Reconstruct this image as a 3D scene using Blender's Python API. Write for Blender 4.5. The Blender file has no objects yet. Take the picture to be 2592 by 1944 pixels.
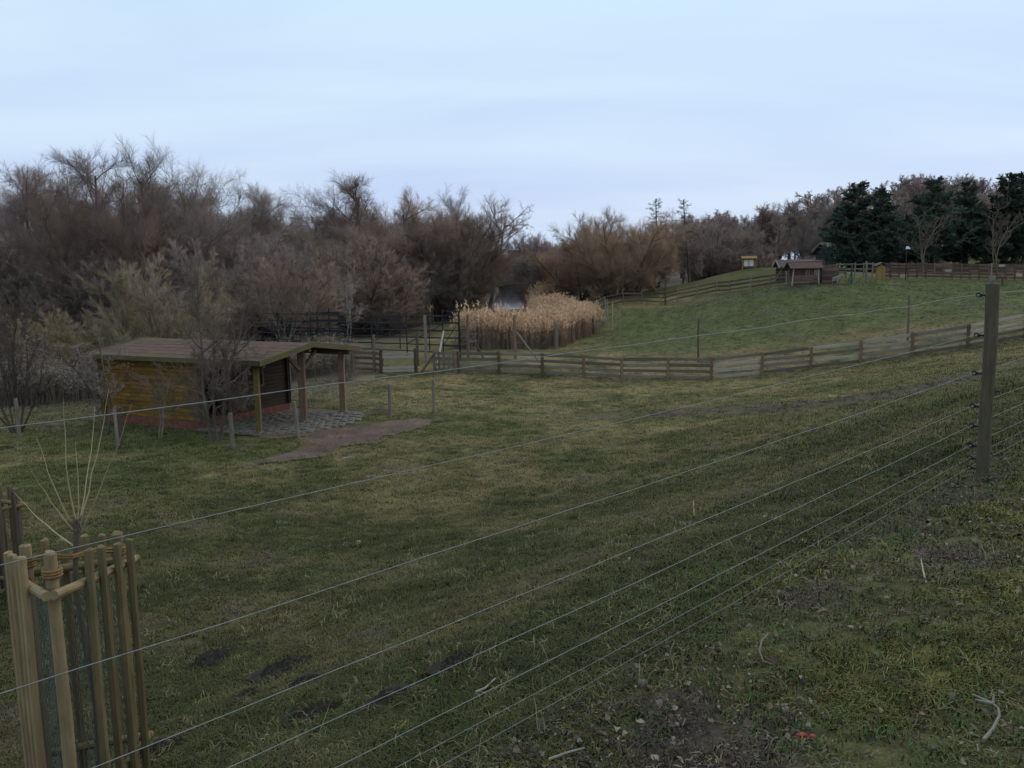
import bpy, bmesh, math, random
import numpy as np
from mathutils import Vector, Matrix, Euler

random.seed(7)
RNG = np.random.default_rng(11)
sc = bpy.context.scene
COL = sc.collection
R = math.radians

# ------------------------------------------------------------------ camera
F, CX, CY = 2245.0, 1296.0, 972.0          # focal length and centre of the photograph, in its pixels
EYE = 6.0                                   # eye height over the lowest meadow level
PITCH, ROLL = 0.1345, -0.019
cam_rot = Matrix.Rotation(math.pi / 2 - PITCH, 3, 'X') @ Matrix.Rotation(ROLL, 3, 'Z')
cam_data = bpy.data.cameras.new('camera')
cam_data.sensor_width = 36.0
cam_data.lens = 36.0 * F / 2592.0
cam_data.clip_start = 0.05
cam_data.clip_end = 4000
cam = bpy.data.objects.new('camera', cam_data)
COL.objects.link(cam)
cam.matrix_world = Matrix.Translation((0, 0, EYE)) @ cam_rot.to_4x4()
sc.camera = cam

# ------------------------------------------------------------------ sky and light: overcast dusk
SUN_EL, SUN_AZ = R(38), R(48)               # azimuth from straight ahead towards the right
world = bpy.data.worlds.new('World')
sc.world = world
world.use_nodes = True
wn, wl = world.node_tree.nodes, world.node_tree.links
wn.clear()
def wnode(t, **kw):
    n = wn.new(t)
    for k, v in kw.items(): setattr(n, k, v)
    return n
w_out = wnode('ShaderNodeOutputWorld'); w_bg = wnode('ShaderNodeBackground')
w_sky = wnode('ShaderNodeTexSky', sky_type='NISHITA', sun_disc=False)
w_sky.sun_elevation, w_sky.sun_rotation = SUN_EL, SUN_AZ
w_sky.air_density, w_sky.dust_density, w_sky.ozone_density = 1.0, 1.0, 2.0
w_tc = wnode('ShaderNodeTexCoord'); w_sep = wnode('ShaderNodeSeparateXYZ')
wl.new(w_tc.outputs['Generated'], w_sep.inputs[0])
def wmath(op, a, b=None):
    n = wnode('ShaderNodeMath', operation=op)
    for i, v in enumerate((a, b)):
        if v is None: continue
        if isinstance(v, (int, float)): n.inputs[i].default_value = v
        else: wl.new(v, n.inputs[i])
    return n.outputs[0]
zc = wmath('MAXIMUM', w_sep.outputs[2], 0.0)
den = wmath('ADD', zc, 0.16)
cx_ = wmath('DIVIDE', w_sep.outputs[0], den); cy_ = wmath('DIVIDE', w_sep.outputs[1], den)
w_comb = wnode('ShaderNodeCombineXYZ')
wl.new(wmath('MULTIPLY', cx_, 0.55), w_comb.inputs[0]); wl.new(wmath('MULTIPLY', cy_, 1.5), w_comb.inputs[1])
w_n1 = wnode('ShaderNodeTexNoise'); w_n1.inputs['Scale'].default_value = 0.9
w_n1.inputs['Detail'].default_value = 5; w_n1.inputs['Roughness'].default_value = 0.5; w_n1.inputs['Distortion'].default_value = 0.4
wl.new(w_comb.outputs[0], w_n1.inputs['Vector'])
w_r1 = wnode('ShaderNodeValToRGB')
w_r1.color_ramp.elements[0].position, w_r1.color_ramp.elements[1].position = 0.28, 0.74
w_r1.color_ramp.elements[0].color = (5.7, 7.6, 10.0, 1)      # the thinner, bluer streaks of the cloud sheet
w_r1.color_ramp.elements[1].color = (7.1, 9.2, 10.4, 1)       # the paler ones
wl.new(w_n1.outputs['Fac'], w_r1.inputs[0])
w_r2 = wnode('ShaderNodeValToRGB')                            # the cloud sheet is duller and mauver low down
w_r2.color_ramp.elements[0].position, w_r2.color_ramp.elements[1].position = 0.0, 0.34
w_r2.color_ramp.elements[0].color = (1.0, 0.89, 0.95, 1); w_r2.color_ramp.elements[1].color = (1.0, 1.02, 1.0, 1)
wl.new(zc, w_r2.inputs[0])
w_mul = wnode('ShaderNodeMix', data_type='RGBA', blend_type='MULTIPLY'); w_mul.inputs[0].default_value = 1.0
wl.new(w_r1.outputs[0], w_mul.inputs[6]); wl.new(w_r2.outputs[0], w_mul.inputs[7])
w_mix = wnode('ShaderNodeMix', data_type='RGBA'); w_mix.inputs[0].default_value = 0.95
wl.new(w_sky.outputs[0], w_mix.inputs[6]); wl.new(w_mul.outputs[2], w_mix.inputs[7])
wl.new(w_mix.outputs[2], w_bg.inputs[0]); w_bg.inputs[1].default_value = 0.1
wl.new(w_bg.outputs[0], w_out.inputs[0])

sun_data = bpy.data.lights.new('sun', 'SUN')
sun_data.energy, sun_data.angle, sun_data.color = 1.2, R(60), (1.0, 0.86, 0.68)
sun = bpy.data.objects.new('sun', sun_data); COL.objects.link(sun)
sdir = Vector((math.sin(SUN_AZ) * math.cos(SUN_EL), math.cos(SUN_AZ) * math.cos(SUN_EL), math.sin(SUN_EL)))
sun.rotation_euler = (-sdir).to_track_quat('-Z', 'Y').to_euler()
sun.location = (30, 30, 60)
sc.view_settings.view_transform = 'Standard'
sc.view_settings.look = 'None'
sc.view_settings.exposure = 0.0
sc.view_settings.gamma = 1.0
sc.view_settings.use_curve_mapping = False
sc.cycles.max_bounces = 6
sc.cycles.volume_bounces = 0

# ------------------------------------------------------------------ small helpers
CR = np.array(cam_rot)
def ray(u, v):
    return CR @ np.array([(u - CX) / F, (CY - v) / F, -1.0])
def P(u, v, D):
    """world point on the sight line through (u, v) at forward distance D"""
    d = ray(u, v); t = D / d[1]
    return Vector((d[0] * t, D, EYE + d[2] * t))
def proj(p):
    c = CR.T @ (np.array(p) - np.array([0, 0, EYE]))
    return CX - F * c[0] / c[2], CY + F * c[1] / c[2]

def vnoise(x, y, seed=0):
    xi, yi = np.floor(x).astype(np.int64), np.floor(y).astype(np.int64)
    fx, fy = x - xi, y - yi
    def hsh(a, b):
        n = (a * 374761393 + b * 668265263 + seed * 982451653) & 0x7fffffff
        n = ((n ^ (n >> 13)) * 1274126177) & 0x7fffffff
        return ((n ^ (n >> 16)) & 0xffff) / 65535.0
    sx, sy = fx * fx * (3 - 2 * fx), fy * fy * (3 - 2 * fy)
    a = hsh(xi, yi) * (1 - sx) + hsh(xi + 1, yi) * sx
    b = hsh(xi, yi + 1) * (1 - sx) + hsh(xi + 1, yi + 1) * sx
    return a * (1 - sy) + b * sy
def fbm(x, y, s, seed=0, o=3):
    r = np.zeros_like(np.asarray(x, float)); a, t = 1.0, 0.0
    for k in range(o):
        r = r + a * vnoise(np.asarray(x) / s * 2 ** k + 17.3 * k, np.asarray(y) / s * 2 ** k + 5.1 * k, seed + k)
        t += a; a *= 0.5
    return r / t
def sstep(a, b, x):
    t = np.clip((x - a) / (b - a), 0, 1); return t * t * (3 - 2 * t)

# ------------------------------------------------------------------ terrain height
FN = np.array([-0.72, 0.694])               # towards the meadow, across the wire fence
FD = np.array([0.694, 0.72])                # along the wire fence
def W(x, y, z): return (x, y, EYE + z)
def fromP(u, v, D, dz=0): p = P(u, v, D); return (p.x, p.y, p.z + dz)
ctrl = [fromP(*a) for a in (
    (2487, 1212, 7.7), (180, 2040, 5.9), (20, 1515, 11.5),
    (647, 1100, 27.04), (881, 1045, 30.7), (276, 1070, 29.8), (520, 1090, 28.0), (45, 1095, 28), (988, 1062, 29.2),
    (966, 944, 46.5), (1160, 946, 46), (1373, 950, 46), (1574, 959, 45.3), (1690, 959, 45), (1800, 961, 44.5), (1929, 949, 44),
    (2051, 937, 43.5), (2178, 921, 43), (2309, 903, 42), (2449, 884, 41), (2592, 858, 40),
    (1186, 900, 52), (1304, 912, 50), (1079, 912, 50), (634, 885, 58), (1290, 885, 58), (1405, 884, 60), (1450, 864, 65),
    (1510, 842, 70), (1567, 840, 70), (1767, 920, 49), (2297, 850, 50), (1578, 770, 88), (1684, 773, 86), (1814, 732, 92),
    (2030, 718, 78), (1890, 682, 98), (2155, 718, 78), (2300, 722, 75), (2450, 728, 72), (2592, 735, 70),
    (2340, 690, 95), (2521, 690, 95), (2200, 690, 98), (1555, 755, 95), (1720, 722, 105), (1180, 792, 110))]
ctrl += [fromP(0, 1093, 2.15, -1.6)]
ctrl += [W(*a) for a in (
    (0, 0, -1.62), (3, 0, -1.5), (-1.2, -0.6, -1.7), (2, -3, -1.35), (-3, -4, -1.6), (8, 2, -1.45), (8, -3, -1.2), (1.4, 4.75, -1.93),
    (5, 5.2, -1.62), (8, 11.7, -1.93), (2.5, 3, -1.62), (8.7, 17, -2.75), (6, 20, -4.1), (0, 10, -3.6), (-2, 14, -4.7), (4, 14, -3.6), (0, 20, -5.0),
    (12, 30, -4.3), (4, 30, -5.25), (-8, 2, -3.6), (-12, 4, -4.8), (-20, 12, -5.4), (-20, -20, -1.8), (-30, -10, -5.0), (0, -40, -1.0),
    (60, -40, -0.8), (40, 40, -2.9), (60, 20, -2), (-40, 30, -5.6), (-60, 0, -5.6), (-30, 60, -6.0), (-60, 80, -6.2), (-30, 100, -6.2),
    (-100, 100, -6.3), (-200, 300, -6.5), (-12, 160, -6.2), (14, 160, -5.8), (0, 400, -6.3), (150, 400, -3), (85, 150, 2.5), (48, 130, -0.6), (70, 110, 0.3),
    (120, 100, 3), (150, 0, 2), (-400, 0, -6.5), (400, 0, 2), (-400, 700, -6.5), (400, 700, -2), (0, 800, -6.4), (30, 220, -3.5))]
ctrl = np.array(ctrl)
def tps_k(d2): return np.where(d2 > 1e-12, d2 * np.log(d2 + 1e-12) * 0.5, 0.0)
_n = len(ctrl); _S = 50.0
_c = ctrl[:, :2] / _S
_K = tps_k(((_c[:, None] - _c[None]) ** 2).sum(2)) + np.eye(_n) * 0.0004
_Pm = np.c_[np.ones(_n), _c]
_A = np.block([[_K, _Pm], [_Pm.T, np.zeros((3, 3))]])
_w = np.linalg.solve(_A, np.r_[ctrl[:, 2], 0, 0, 0])
WATER = EYE - 6.75
def river_x(y): return 0.3 - 0.008 * (y - 110) + 1.2 * np.sin((y - 110) / 60.0) * sstep(140, 260, y)
def river_w(y): return 0.8 + 0.010 * np.clip(y - 100, 0, 300)
def H(x, y):
    x = np.atleast_1d(np.asarray(x, float)); y = np.atleast_1d(np.asarray(y, float))
    out = np.empty_like(x)
    for i in range(0, len(x), 20000):
        q = np.c_[x[i:i + 20000], y[i:i + 20000]] / _S
        d2 = ((q[:, None] - _c[None]) ** 2).sum(2)
        out[i:i + 20000] = tps_k(d2) @ _w[:_n] + _w[_n] + q @ _w[_n + 1:]
    out = np.clip(out, EYE - 7.0, EYE + 9)
    r = np.hypot(x, y)
    out += (fbm(x, y, 3.0, 3, 3) - 0.5) * 0.10 * sstep(2, 12, r) + (fbm(x, y, 0.5, 9, 2) - 0.5) * 0.05 * (1 - sstep(14, 30, r))
    rx, rw = river_x(y), river_w(y)
    bank = sstep(rw, rw + 3.0, np.abs(x - rx)) * 1.0 + (1 - sstep(98, 108, y)) + sstep(640, 660, y)
    bank = np.clip(bank, 0, 1)
    out = out * bank + np.minimum(out, WATER - 0.7) * (1 - bank)
    return out
def h1(x, y): return float(H(x, y)[0])
def at(u, D):
    """ground point at forward distance D that shows at column u"""
    x = D * (u - CX) / F
    for _ in range(5):
        z = h1(x, D); x += (u - proj((x, D, z))[0]) * D / F
    return Vector((x, D, h1(x, D)))
def G(u, v, t1=400.0):
    """first ground point on the sight line through (u, v)"""
    d = ray(u, v); d = d / d[1]
    ts = np.concatenate([np.linspace(0.8, 20, 200), np.linspace(20.2, t1, 1200)])
    below = np.nonzero(EYE + d[2] * ts < H(d[0] * ts, ts))[0]
    i = below[0] if len(below) else len(ts) - 1
    a, b = ts[max(i - 1, 0)], ts[i]
    for _ in range(14):
        m = (a + b) / 2
        if EYE + d[2] * m < h1(d[0] * m, m): b = m
        else: a = m
    return Vector((d[0] * b, b, h1(d[0] * b, b)))

# ------------------------------------------------------------------ mesh and object helpers
def mesh_np(name, verts, quads=None, tris=None, smooth=False):
    me = bpy.data.meshes.new(name)
    verts = np.asarray(verts, np.float32)
    nq = 0 if quads is None else len(quads); nt = 0 if tris is None else len(tris)
    me.vertices.add(len(verts)); me.vertices.foreach_set('co', verts.ravel())
    me.loops.add(nq * 4 + nt * 3); me.polygons.add(nq + nt)
    li = np.concatenate([np.asarray(quads, np.int32).ravel() if nq else np.zeros(0, np.int32),
                         np.asarray(tris, np.int32).ravel() if nt else np.zeros(0, np.int32)])
    me.loops.foreach_set('vertex_index', li)
    st = np.concatenate([np.arange(nq) * 4, nq * 4 + np.arange(nt) * 3]).astype(np.int32)
    me.polygons.foreach_set('loop_start', st)
    if smooth: me.polygons.foreach_set('use_smooth', np.ones(nq + nt, bool))
    me.update(calc_edges=True); me.validate()
    return me

WM = {}
def link(o, parent=None, M=None):
    COL.objects.link(o)
    M = M or Matrix.Identity(4)
    WM[o.name] = M
    if parent is not None:
        o.parent = parent
        o.matrix_basis = WM[parent.name].inverted() @ M
    else:
        o.matrix_basis = M
    return o
def tag(o, label=None, cat=None, group=None, kind=None):
    for k, v in (('label', label), ('category', cat), ('group', group), ('kind', kind)):
        if v: o[k] = v
    return o
def thing(name, loc, label, cat, group=None, rz=0.0):
    o = bpy.data.objects.new(name, None); o.empty_display_size = 0.2
    link(o, None, Matrix.Translation(loc) @ Matrix.Rotation(rz, 4, 'Z'))
    return tag(o, label, cat, group)
def mobj(name, me, mat, parent=None, M=None):
    o = bpy.data.objects.new(name, me)
    if mat is not None:
        if len(me.materials) == 0: me.materials.append(mat)
        elif me.materials[0] is not mat:
            link(o, parent, M); o.material_slots[0].link = 'OBJECT'; o.material_slots[0].material = mat
            return o
    return link(o, parent, M)

class MB:
    def __init__(s): s.v, s.f = [], []
    def add(s, vs, fs):
        b = len(s.v); s.v += [tuple(p) for p in vs]; s.f += [tuple(i + b for i in f) for f in fs]; return s
    def box(s, c, size, M=None):
        hx, hy, hz = size[0] / 2, size[1] / 2, size[2] / 2
        vs = [Vector((c[0] + a * hx, c[1] + b * hy, c[2] + d * hz)) for a in (-1, 1) for b in (-1, 1) for d in (-1, 1)]
        if M is not None: vs = [M @ p for p in vs]
        return s.add(vs, [(0, 1, 3, 2), (4, 6, 7, 5), (0, 4, 5, 1), (2, 3, 7, 6), (0, 2, 6, 4), (1, 5, 7, 3)])
    def tube(s, pts, radii, k=6, cap=True):
        pts = [Vector(p) for p in pts]; n = len(pts)
        if isinstance(radii, (int, float)): radii = [radii] * n
        d0 = (pts[1] - pts[0]).normalized()
        ref = Vector((0, 0, 1)) if abs(d0.z) < 0.9 else Vector((1, 0, 0))
        a = d0.cross(ref).normalized(); vs = []
        for i in range(n):
            d = (pts[min(i + 1, n - 1)] - pts[max(i - 1, 0)]).normalized()
            a = (a - d * a.dot(d)).normalized(); b = d.cross(a)
            for j in range(k):
                t = 2 * math.pi * j / k
                vs.append(pts[i] + (a * math.cos(t) + b * math.sin(t)) * radii[i])
        fs = [(i * k + j, i * k + (j + 1) % k, (i + 1) * k + (j + 1) % k, (i + 1) * k + j) for i in range(n - 1) for j in range(k)]
        if cap: fs += [tuple(range(k - 1, -1, -1)), tuple((n - 1) * k + j for j in range(k))]
        return s.add(vs, fs)
    def mesh(s, name, smooth=False):
        me = bpy.data.meshes.new(name); me.from_pydata(s.v, [], s.f); me.update()
        if smooth:
            me.polygons.foreach_set('use_smooth', np.ones(len(me.polygons), bool))
        return me
    def build(s, name, mat, parent=None, M=None, smooth=False):
        """vertices are in the frame of M (world if None)"""
        return mobj(name, s.mesh(name, smooth), mat, parent, M)

def frame_along(p0, p1, up=(0, 0, 1)):
    p0, p1 = Vector(p0), Vector(p1); x = (p1 - p0).normalized(); up = Vector(up)
    if abs(x.dot(up)) > 0.98: up = Vector((1, 0, 0))
    y = up.cross(x).normalized(); z = x.cross(y)
    return Matrix(((x.x, y.x, z.x, p0.x), (x.y, y.y, z.y, p0.y), (x.z, y.z, z.z, p0.z), (0, 0, 0, 1)))
BOARDS = {}
def board_mesh(L, t, w, cham=0.006):
    key = (round(L, 2), round(t, 3), round(w, 3), cham)
    if key not in BOARDS:
        L, t, w = key[:3]; c = min(cham, t * 0.3)
        rnd = random.Random(str(key)); sec = [(-t/2, -w/2 + c), (-t/2 + c, -w/2), (t/2 - c, -w/2), (t/2, -w/2 + c), (t/2, w/2 - c), (t/2 - c, w/2), (-t/2 + c, w/2), (-t/2, w/2 - c)]
        m = MB(); n = 4; vs = []
        for i in range(n):
            bz, by = rnd.uniform(-.05, .05) * w, rnd.uniform(-.06, .06) * t
            for (y, z) in sec: vs.append((L * i / (n - 1), y + by, z + bz + rnd.uniform(-.02, .02) * w))
        fs = [(i*8+j, i*8+(j+1) % 8, (i+1)*8+(j+1) % 8, (i+1)*8+j) for i in range(n-1) for j in range(8)]
        fs += [tuple(range(7, -1, -1)), tuple((n-1)*8+j for j in range(8))]
        m.add(vs, fs); BOARDS[key] = m.mesh('board')
    return BOARDS[key]
def board(name, p0, p1, t, w, mat, parent=None, up=(0, 0, 1)):
    """a plank from p0 to p1, t thick (sideways) and w high"""
    L = (Vector(p1) - Vector(p0)).length
    return mobj(name, board_mesh(L, t, w), mat, parent, frame_along(p0, p1, up))
POLES = {}
def pole_mesh(L, r0, r1, k=9, point=0.0):
    key = (round(L, 2), round(r0, 3), round(r1, 3), k, point)
    if key not in POLES:
        L, r0, r1 = key[:3]; rnd = random.Random(str(key)); n = 5
        pts = [(L * i / (n - 1), rnd.uniform(-1, 1) * r0 * .12, rnd.uniform(-1, 1) * r0 * .12) for i in range(n)]
        rad = [(r0 + (r1 - r0) * i / (n - 1)) * rnd.uniform(.96, 1.04) for i in range(n)]
        pts.append((L + r1 * .25 + point, 0, 0)); rad.append(r1 * (.75 if not point else .15))
        m = MB().tube(pts, rad, k); POLES[key] = m.mesh('pole')
    return POLES[key]
def pole(name, p0, p1, r0, mat, parent=None, r1=None, k=9, point=0.0):
    L = (Vector(p1) - Vector(p0)).length
    return mobj(name, pole_mesh(L, r0, r0 if r1 is None else r1, k, point), mat, parent, frame_along(p0, p1))

# ------------------------------------------------------------------ materials
MATS = {}
def new_mat(name):
    m = bpy.data.materials.new(name); m.use_nodes = True
    nt = m.node_tree; b = nt.nodes['Principled BSDF']; b.inputs['Specular IOR Level'].default_value = 0.25
    MATS[name] = m
    return m, nt, b
def ramp(nt, fac, cols, pos):
    r = nt.nodes.new('ShaderNodeValToRGB'); e = r.color_ramp.elements
    while len(e) < len(cols): e.new(0.5)
    for i, (c, p) in enumerate(zip(cols, pos)):
        e[i].position = p; e[i].color = (*c, 1)
    nt.links.new(fac, r.inputs[0]); return r.outputs[0]
def noise_tex(nt, vec, scale, detail=4, rough=.6, dist=0.0):
    n = nt.nodes.new('ShaderNodeTexNoise'); n.inputs['Scale'].default_value = scale
    n.inputs['Detail'].default_value = detail; n.inputs['Roughness'].default_value = rough; n.inputs['Distortion'].default_value = dist
    if vec is not None: nt.links.new(vec, n.inputs['Vector'])
    return n.outputs['Fac']
def obj_vec(nt, scale=(1, 1, 1), rnd=True, src='Object'):
    tc = nt.nodes.new('ShaderNodeTexCoord'); mp = nt.nodes.new('ShaderNodeMapping')
    mp.inputs['Scale'].default_value = scale; nt.links.new(tc.outputs[src], mp.inputs['Vector'])
    if rnd:
        oi = nt.nodes.new('ShaderNodeObjectInfo'); ml = nt.nodes.new('ShaderNodeVectorMath'); ml.operation = 'SCALE'
        ml.inputs[0].default_value = (37, 19, 53); nt.links.new(oi.outputs['Random'], ml.inputs['Scale'])
        nt.links.new(ml.outputs[0], mp.inputs['Location'])
    return mp.outputs[0]
def mixc(nt, fac, a, b, mode='MIX'):
    n = nt.nodes.new('ShaderNodeMix'); n.data_type = 'RGBA'; n.blend_type = mode
    for sock, v in ((n.inputs[0], fac), (n.inputs[6], a), (n.inputs[7], b)):
        if isinstance(v, (int, float)): sock.default_value = v
        elif isinstance(v, tuple): sock.default_value = (*v, 1)
        else: nt.links.new(v, sock)
    return n.outputs[2]
def bump(nt, b, hgt, strength=.4, dist=.02):
    n = nt.nodes.new('ShaderNodeBump'); n.inputs['Strength'].default_value = strength; n.inputs['Distance'].default_value = dist
    nt.links.new(hgt, n.inputs['Height']); nt.links.new(n.outputs[0], b.inputs['Normal'])
def wood(name, dark, light, moss=None, moss_amt=.0, grain=(1.2, 14, 14), rough=.85, var=.35):
    m, nt, b = new_mat(name)
    v = obj_vec(nt, grain)
    n1 = noise_tex(nt, v, 1.6, 6, .65, .5)
    c = ramp(nt, n1, [dark, tuple((a + q) / 2 for a, q in zip(dark, light)), light], [.25, .5, .78])
    oi = nt.nodes.new('ShaderNodeObjectInfo')
    k = nt.nodes.new('ShaderNodeMapRange'); k.inputs[3].default_value = 1 - var; k.inputs[4].default_value = 1 + var
    nt.links.new(oi.outputs['Random'], k.inputs[0])
    g = nt.nodes.new('ShaderNodeCombineColor')
    for i in range(3): nt.links.new(k.outputs[0], g.inputs[i])
    c = mixc(nt, 1.0, c, g.outputs[0], 'MULTIPLY')
    if moss:
        v2 = obj_vec(nt, (1, 1, 1)); n2 = noise_tex(nt, v2, 2.6, 5, .7)
        f = ramp(nt, n2, [(0, 0, 0), (1, 1, 1)], [.62 - moss_amt * .35, .80 - moss_amt * .25])
        c = mixc(nt, f, c, moss)
    nt.links.new(c, b.inputs['Base Color']); b.inputs['Roughness'].default_value = rough
    bump(nt, b, n1, .5, .006)
    return m
def plain(name, col, var=.3, scale=3.0, rough=.8, metal=0.0, bmp=0.0, spec=None):
    m, nt, b = new_mat(name)
    n1 = noise_tex(nt, obj_vec(nt), scale, 5, .65)
    c = ramp(nt, n1, [tuple(x * (1 - var) for x in col), tuple(min(1, x * (1 + var)) for x in col)], [.3, .7])
    nt.links.new(c, b.inputs['Base Color']); b.inputs['Roughness'].default_value = rough; b.inputs['Metallic'].default_value = metal
    if spec is not None: b.inputs['Specular IOR Level'].default_value = spec
    if bmp: bump(nt, b, n1, bmp, .01)
    return m
def twig_mat(name, col, var=.28):
    """bark and twigs: a random tone for each tree, plus patches"""
    m, nt, b = new_mat(name)
    n1 = noise_tex(nt, obj_vec(nt), 0.8, 3, .6)
    c = ramp(nt, n1, [tuple(x * .75 for x in col), tuple(x * 1.25 for x in col)], [.35, .65])
    oi = nt.nodes.new('ShaderNodeObjectInfo')
    k = nt.nodes.new('ShaderNodeMapRange'); k.inputs[3].default_value = 1 - var; k.inputs[4].default_value = 1 + var
    nt.links.new(oi.outputs['Random'], k.inputs[0])
    g = nt.nodes.new('ShaderNodeCombineColor')
    for i in range(3): nt.links.new(k.outputs[0], g.inputs[i])
    nt.links.new(mixc(nt, 1.0, c, g.outputs[0], 'MULTIPLY'), b.inputs['Base Color'])
    b.inputs['Roughness'].default_value = .9; b.inputs['Specular IOR Level'].default_value = .15
    return m

wood('grey_wood', (0.088, 0.068, 0.056), (0.272, 0.209, 0.168), (.07, .085, .04), .15)
wood('dark_wood', (0.048, 0.034, 0.025), (0.136, 0.095, 0.067), (.05, .06, .03), .2)
wood('brown_wood', (0.096, 0.057, 0.036), (0.240, 0.149, 0.096), (.07, .08, .04), .2)
wood('rail_wood', (.115, .090, .066), (.24, .195, .15), (.12, .12, .08), .2)
wood('red_wood', (0.088, 0.046, 0.038), (0.208, 0.115, 0.094), (.08, .075, .06), .2)
wood('pale_wood', (.22, .19, .15), (.42, .37, .30), (.2, .19, .14), .1, var=.2)
wood('pale_rail', (.24, .205, .16), (.46, .40, .32), (.15, .15, .1), .15, var=.25)
wood('yellow_board', (.15, .076, .014), (.31, .158, .030), (.075, .052, .022), .45, (.7, 9, 9), var=.16)
wood('yellow_post', (.115, .080, .024), (.22, .15, .045), (.10, .10, .03), .3, var=.1)
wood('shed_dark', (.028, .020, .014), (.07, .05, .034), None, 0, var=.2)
wood('fascia', (.07, .055, .032), (.15, .115, .06), (.12, .105, .02), .45, var=.1)
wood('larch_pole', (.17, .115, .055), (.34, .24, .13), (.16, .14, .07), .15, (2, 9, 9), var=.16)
wood('larch_shade', (.100, .070, .032), (.21, .150, .074), (.10, .095, .045), .35, (2, 9, 9), var=.2)  # larch_pole again, with the shade on guard parts put into the colour
wood('fence_pole', (.050, .036, .023), (.135, .102, .068), (.085, .085, .05), .25, (3, 26, 26), var=.05)
wood('white_paint', (.45, .46, .47), (.72, .73, .74), None, 0, var=.05)
wood('ochre_board', (.21, .125, .04), (.34, .21, .075), None, 0, var=.1)
plain('brick_red', (.17, .070, .050), .45, 6, .9, bmp=.4)
plain('black_plastic', (.012, .012, .013), .1, 6, .45)
plain('dark_metal', (.026, .027, .031), .3, 5, .6, .3)
plain('wire', (.19, .19, .19), .25, 40, .5)
plain('rope', (.20, .115, .05), .35, 60, .95, bmp=.6)
plain('net', (.125, .145, .14), .25, 30, .5, .3)
plain('stone', (.17, .165, .16), .3, 14, .85, bmp=.5)
plain('cobble', (.125, .105, .090), .55, 5, .8, bmp=.6)
plain('leaf', (.17, .135, .105), .4, 12, .8)
plain('soil', (.030, .024, .019), .5, 40, .95, bmp=1.0)
plain('grey_roof', (.075, .066, .060), .3, 4, .8)
plain('red_roof', (.10, .052, .047), .35, 5, .85)
plain('house_wall', (.045, .05, .062), .25, 2, .85)
plain('white_wall', (.72, .74, .76), .1, 3, .8)
plain('glass', (.015, .017, .02), .1, 3, .12, spec=.6)
plain('fleece', (.22, .195, .16), .3, 9, .95)
plain('red_plastic', (.30, .03, .018), .2, 9, .45)
plain('paper', (.62, .60, .52), .12, 8, .8)
plain('green_metal', (.03, .06, .045), .2, 4, .5)
for n_, c_ in (('twig_brown', (0.235, 0.159, 0.125)), ('twig_purple', (0.221, 0.156, 0.143)), ('twig_grey', (0.248, 0.192, 0.168)),
               ('twig_orange', (.285, .185, .122)), ('twig_olive', (0.219, 0.162, 0.106)), ('twig_yellow', (.230, .170, .090)),
               ('twig_red', (.16, .062, .050)), ('twig_dark', (0.125, 0.096, 0.078)), ('bark', (0.163, 0.126, 0.094)),
               ('bark_pale', (.23, .20, .165)), ('bark_dark', (0.094, 0.072, 0.057)), ('needles', (0.044, 0.060, 0.043)),
               ('needle_tip', (.026, .042, .030)), ('whip', (.34, .27, .16))):
    twig_mat(n_, c_)
M_ = MATS

# ------------------------------------------------------------------ the ground
def seg_dist(x, y, a, b):
    ax, ay = a[0], a[1]; dx, dy = b[0] - ax, b[1] - ay
    t = np.clip(((x - ax) * dx + (y - ay) * dy) / (dx * dx + dy * dy), 0, 1)
    return np.hypot(x - ax - t * dx, y - ay - t * dy)
def line_dist(x, y, pts):
    d = np.full(np.shape(x), 1e9)
    for a, b in zip(pts[:-1], pts[1:]): d = np.minimum(d, seg_dist(x, y, a, b))
    return d
FENCE0 = np.array([P(2487, 1212, 7.7).x, 7.7])
def fence_d(x, y): return (x - FENCE0[0]) * FN[0] + (y - FENCE0[1]) * FN[1]
mud_line = [G(1560, 1050), G(1800, 1040), G(2050, 1025), G(2250, 1000), G(2420, 965), G(2560, 925)]
track_lines = [[G(1700, 770), G(1850, 738), G(1960, 718), G(2020, 712)], [G(1690, 790), G(1850, 752), G(1990, 727)]]
rail_line = [at(u_, D_) for u_, D_ in ((966, 46.5), (1373, 46), (1690, 45), (1929, 44), (2178, 43), (2449, 41), (2760, 39))]
rack_p = G(2045, 722); dry_p = [G(1350, 1135), G(1480, 1110), G(1250, 1000), G(1500, 985), G(1750, 985)]
HUT = np.array([-7.85, 27.04])
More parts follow.
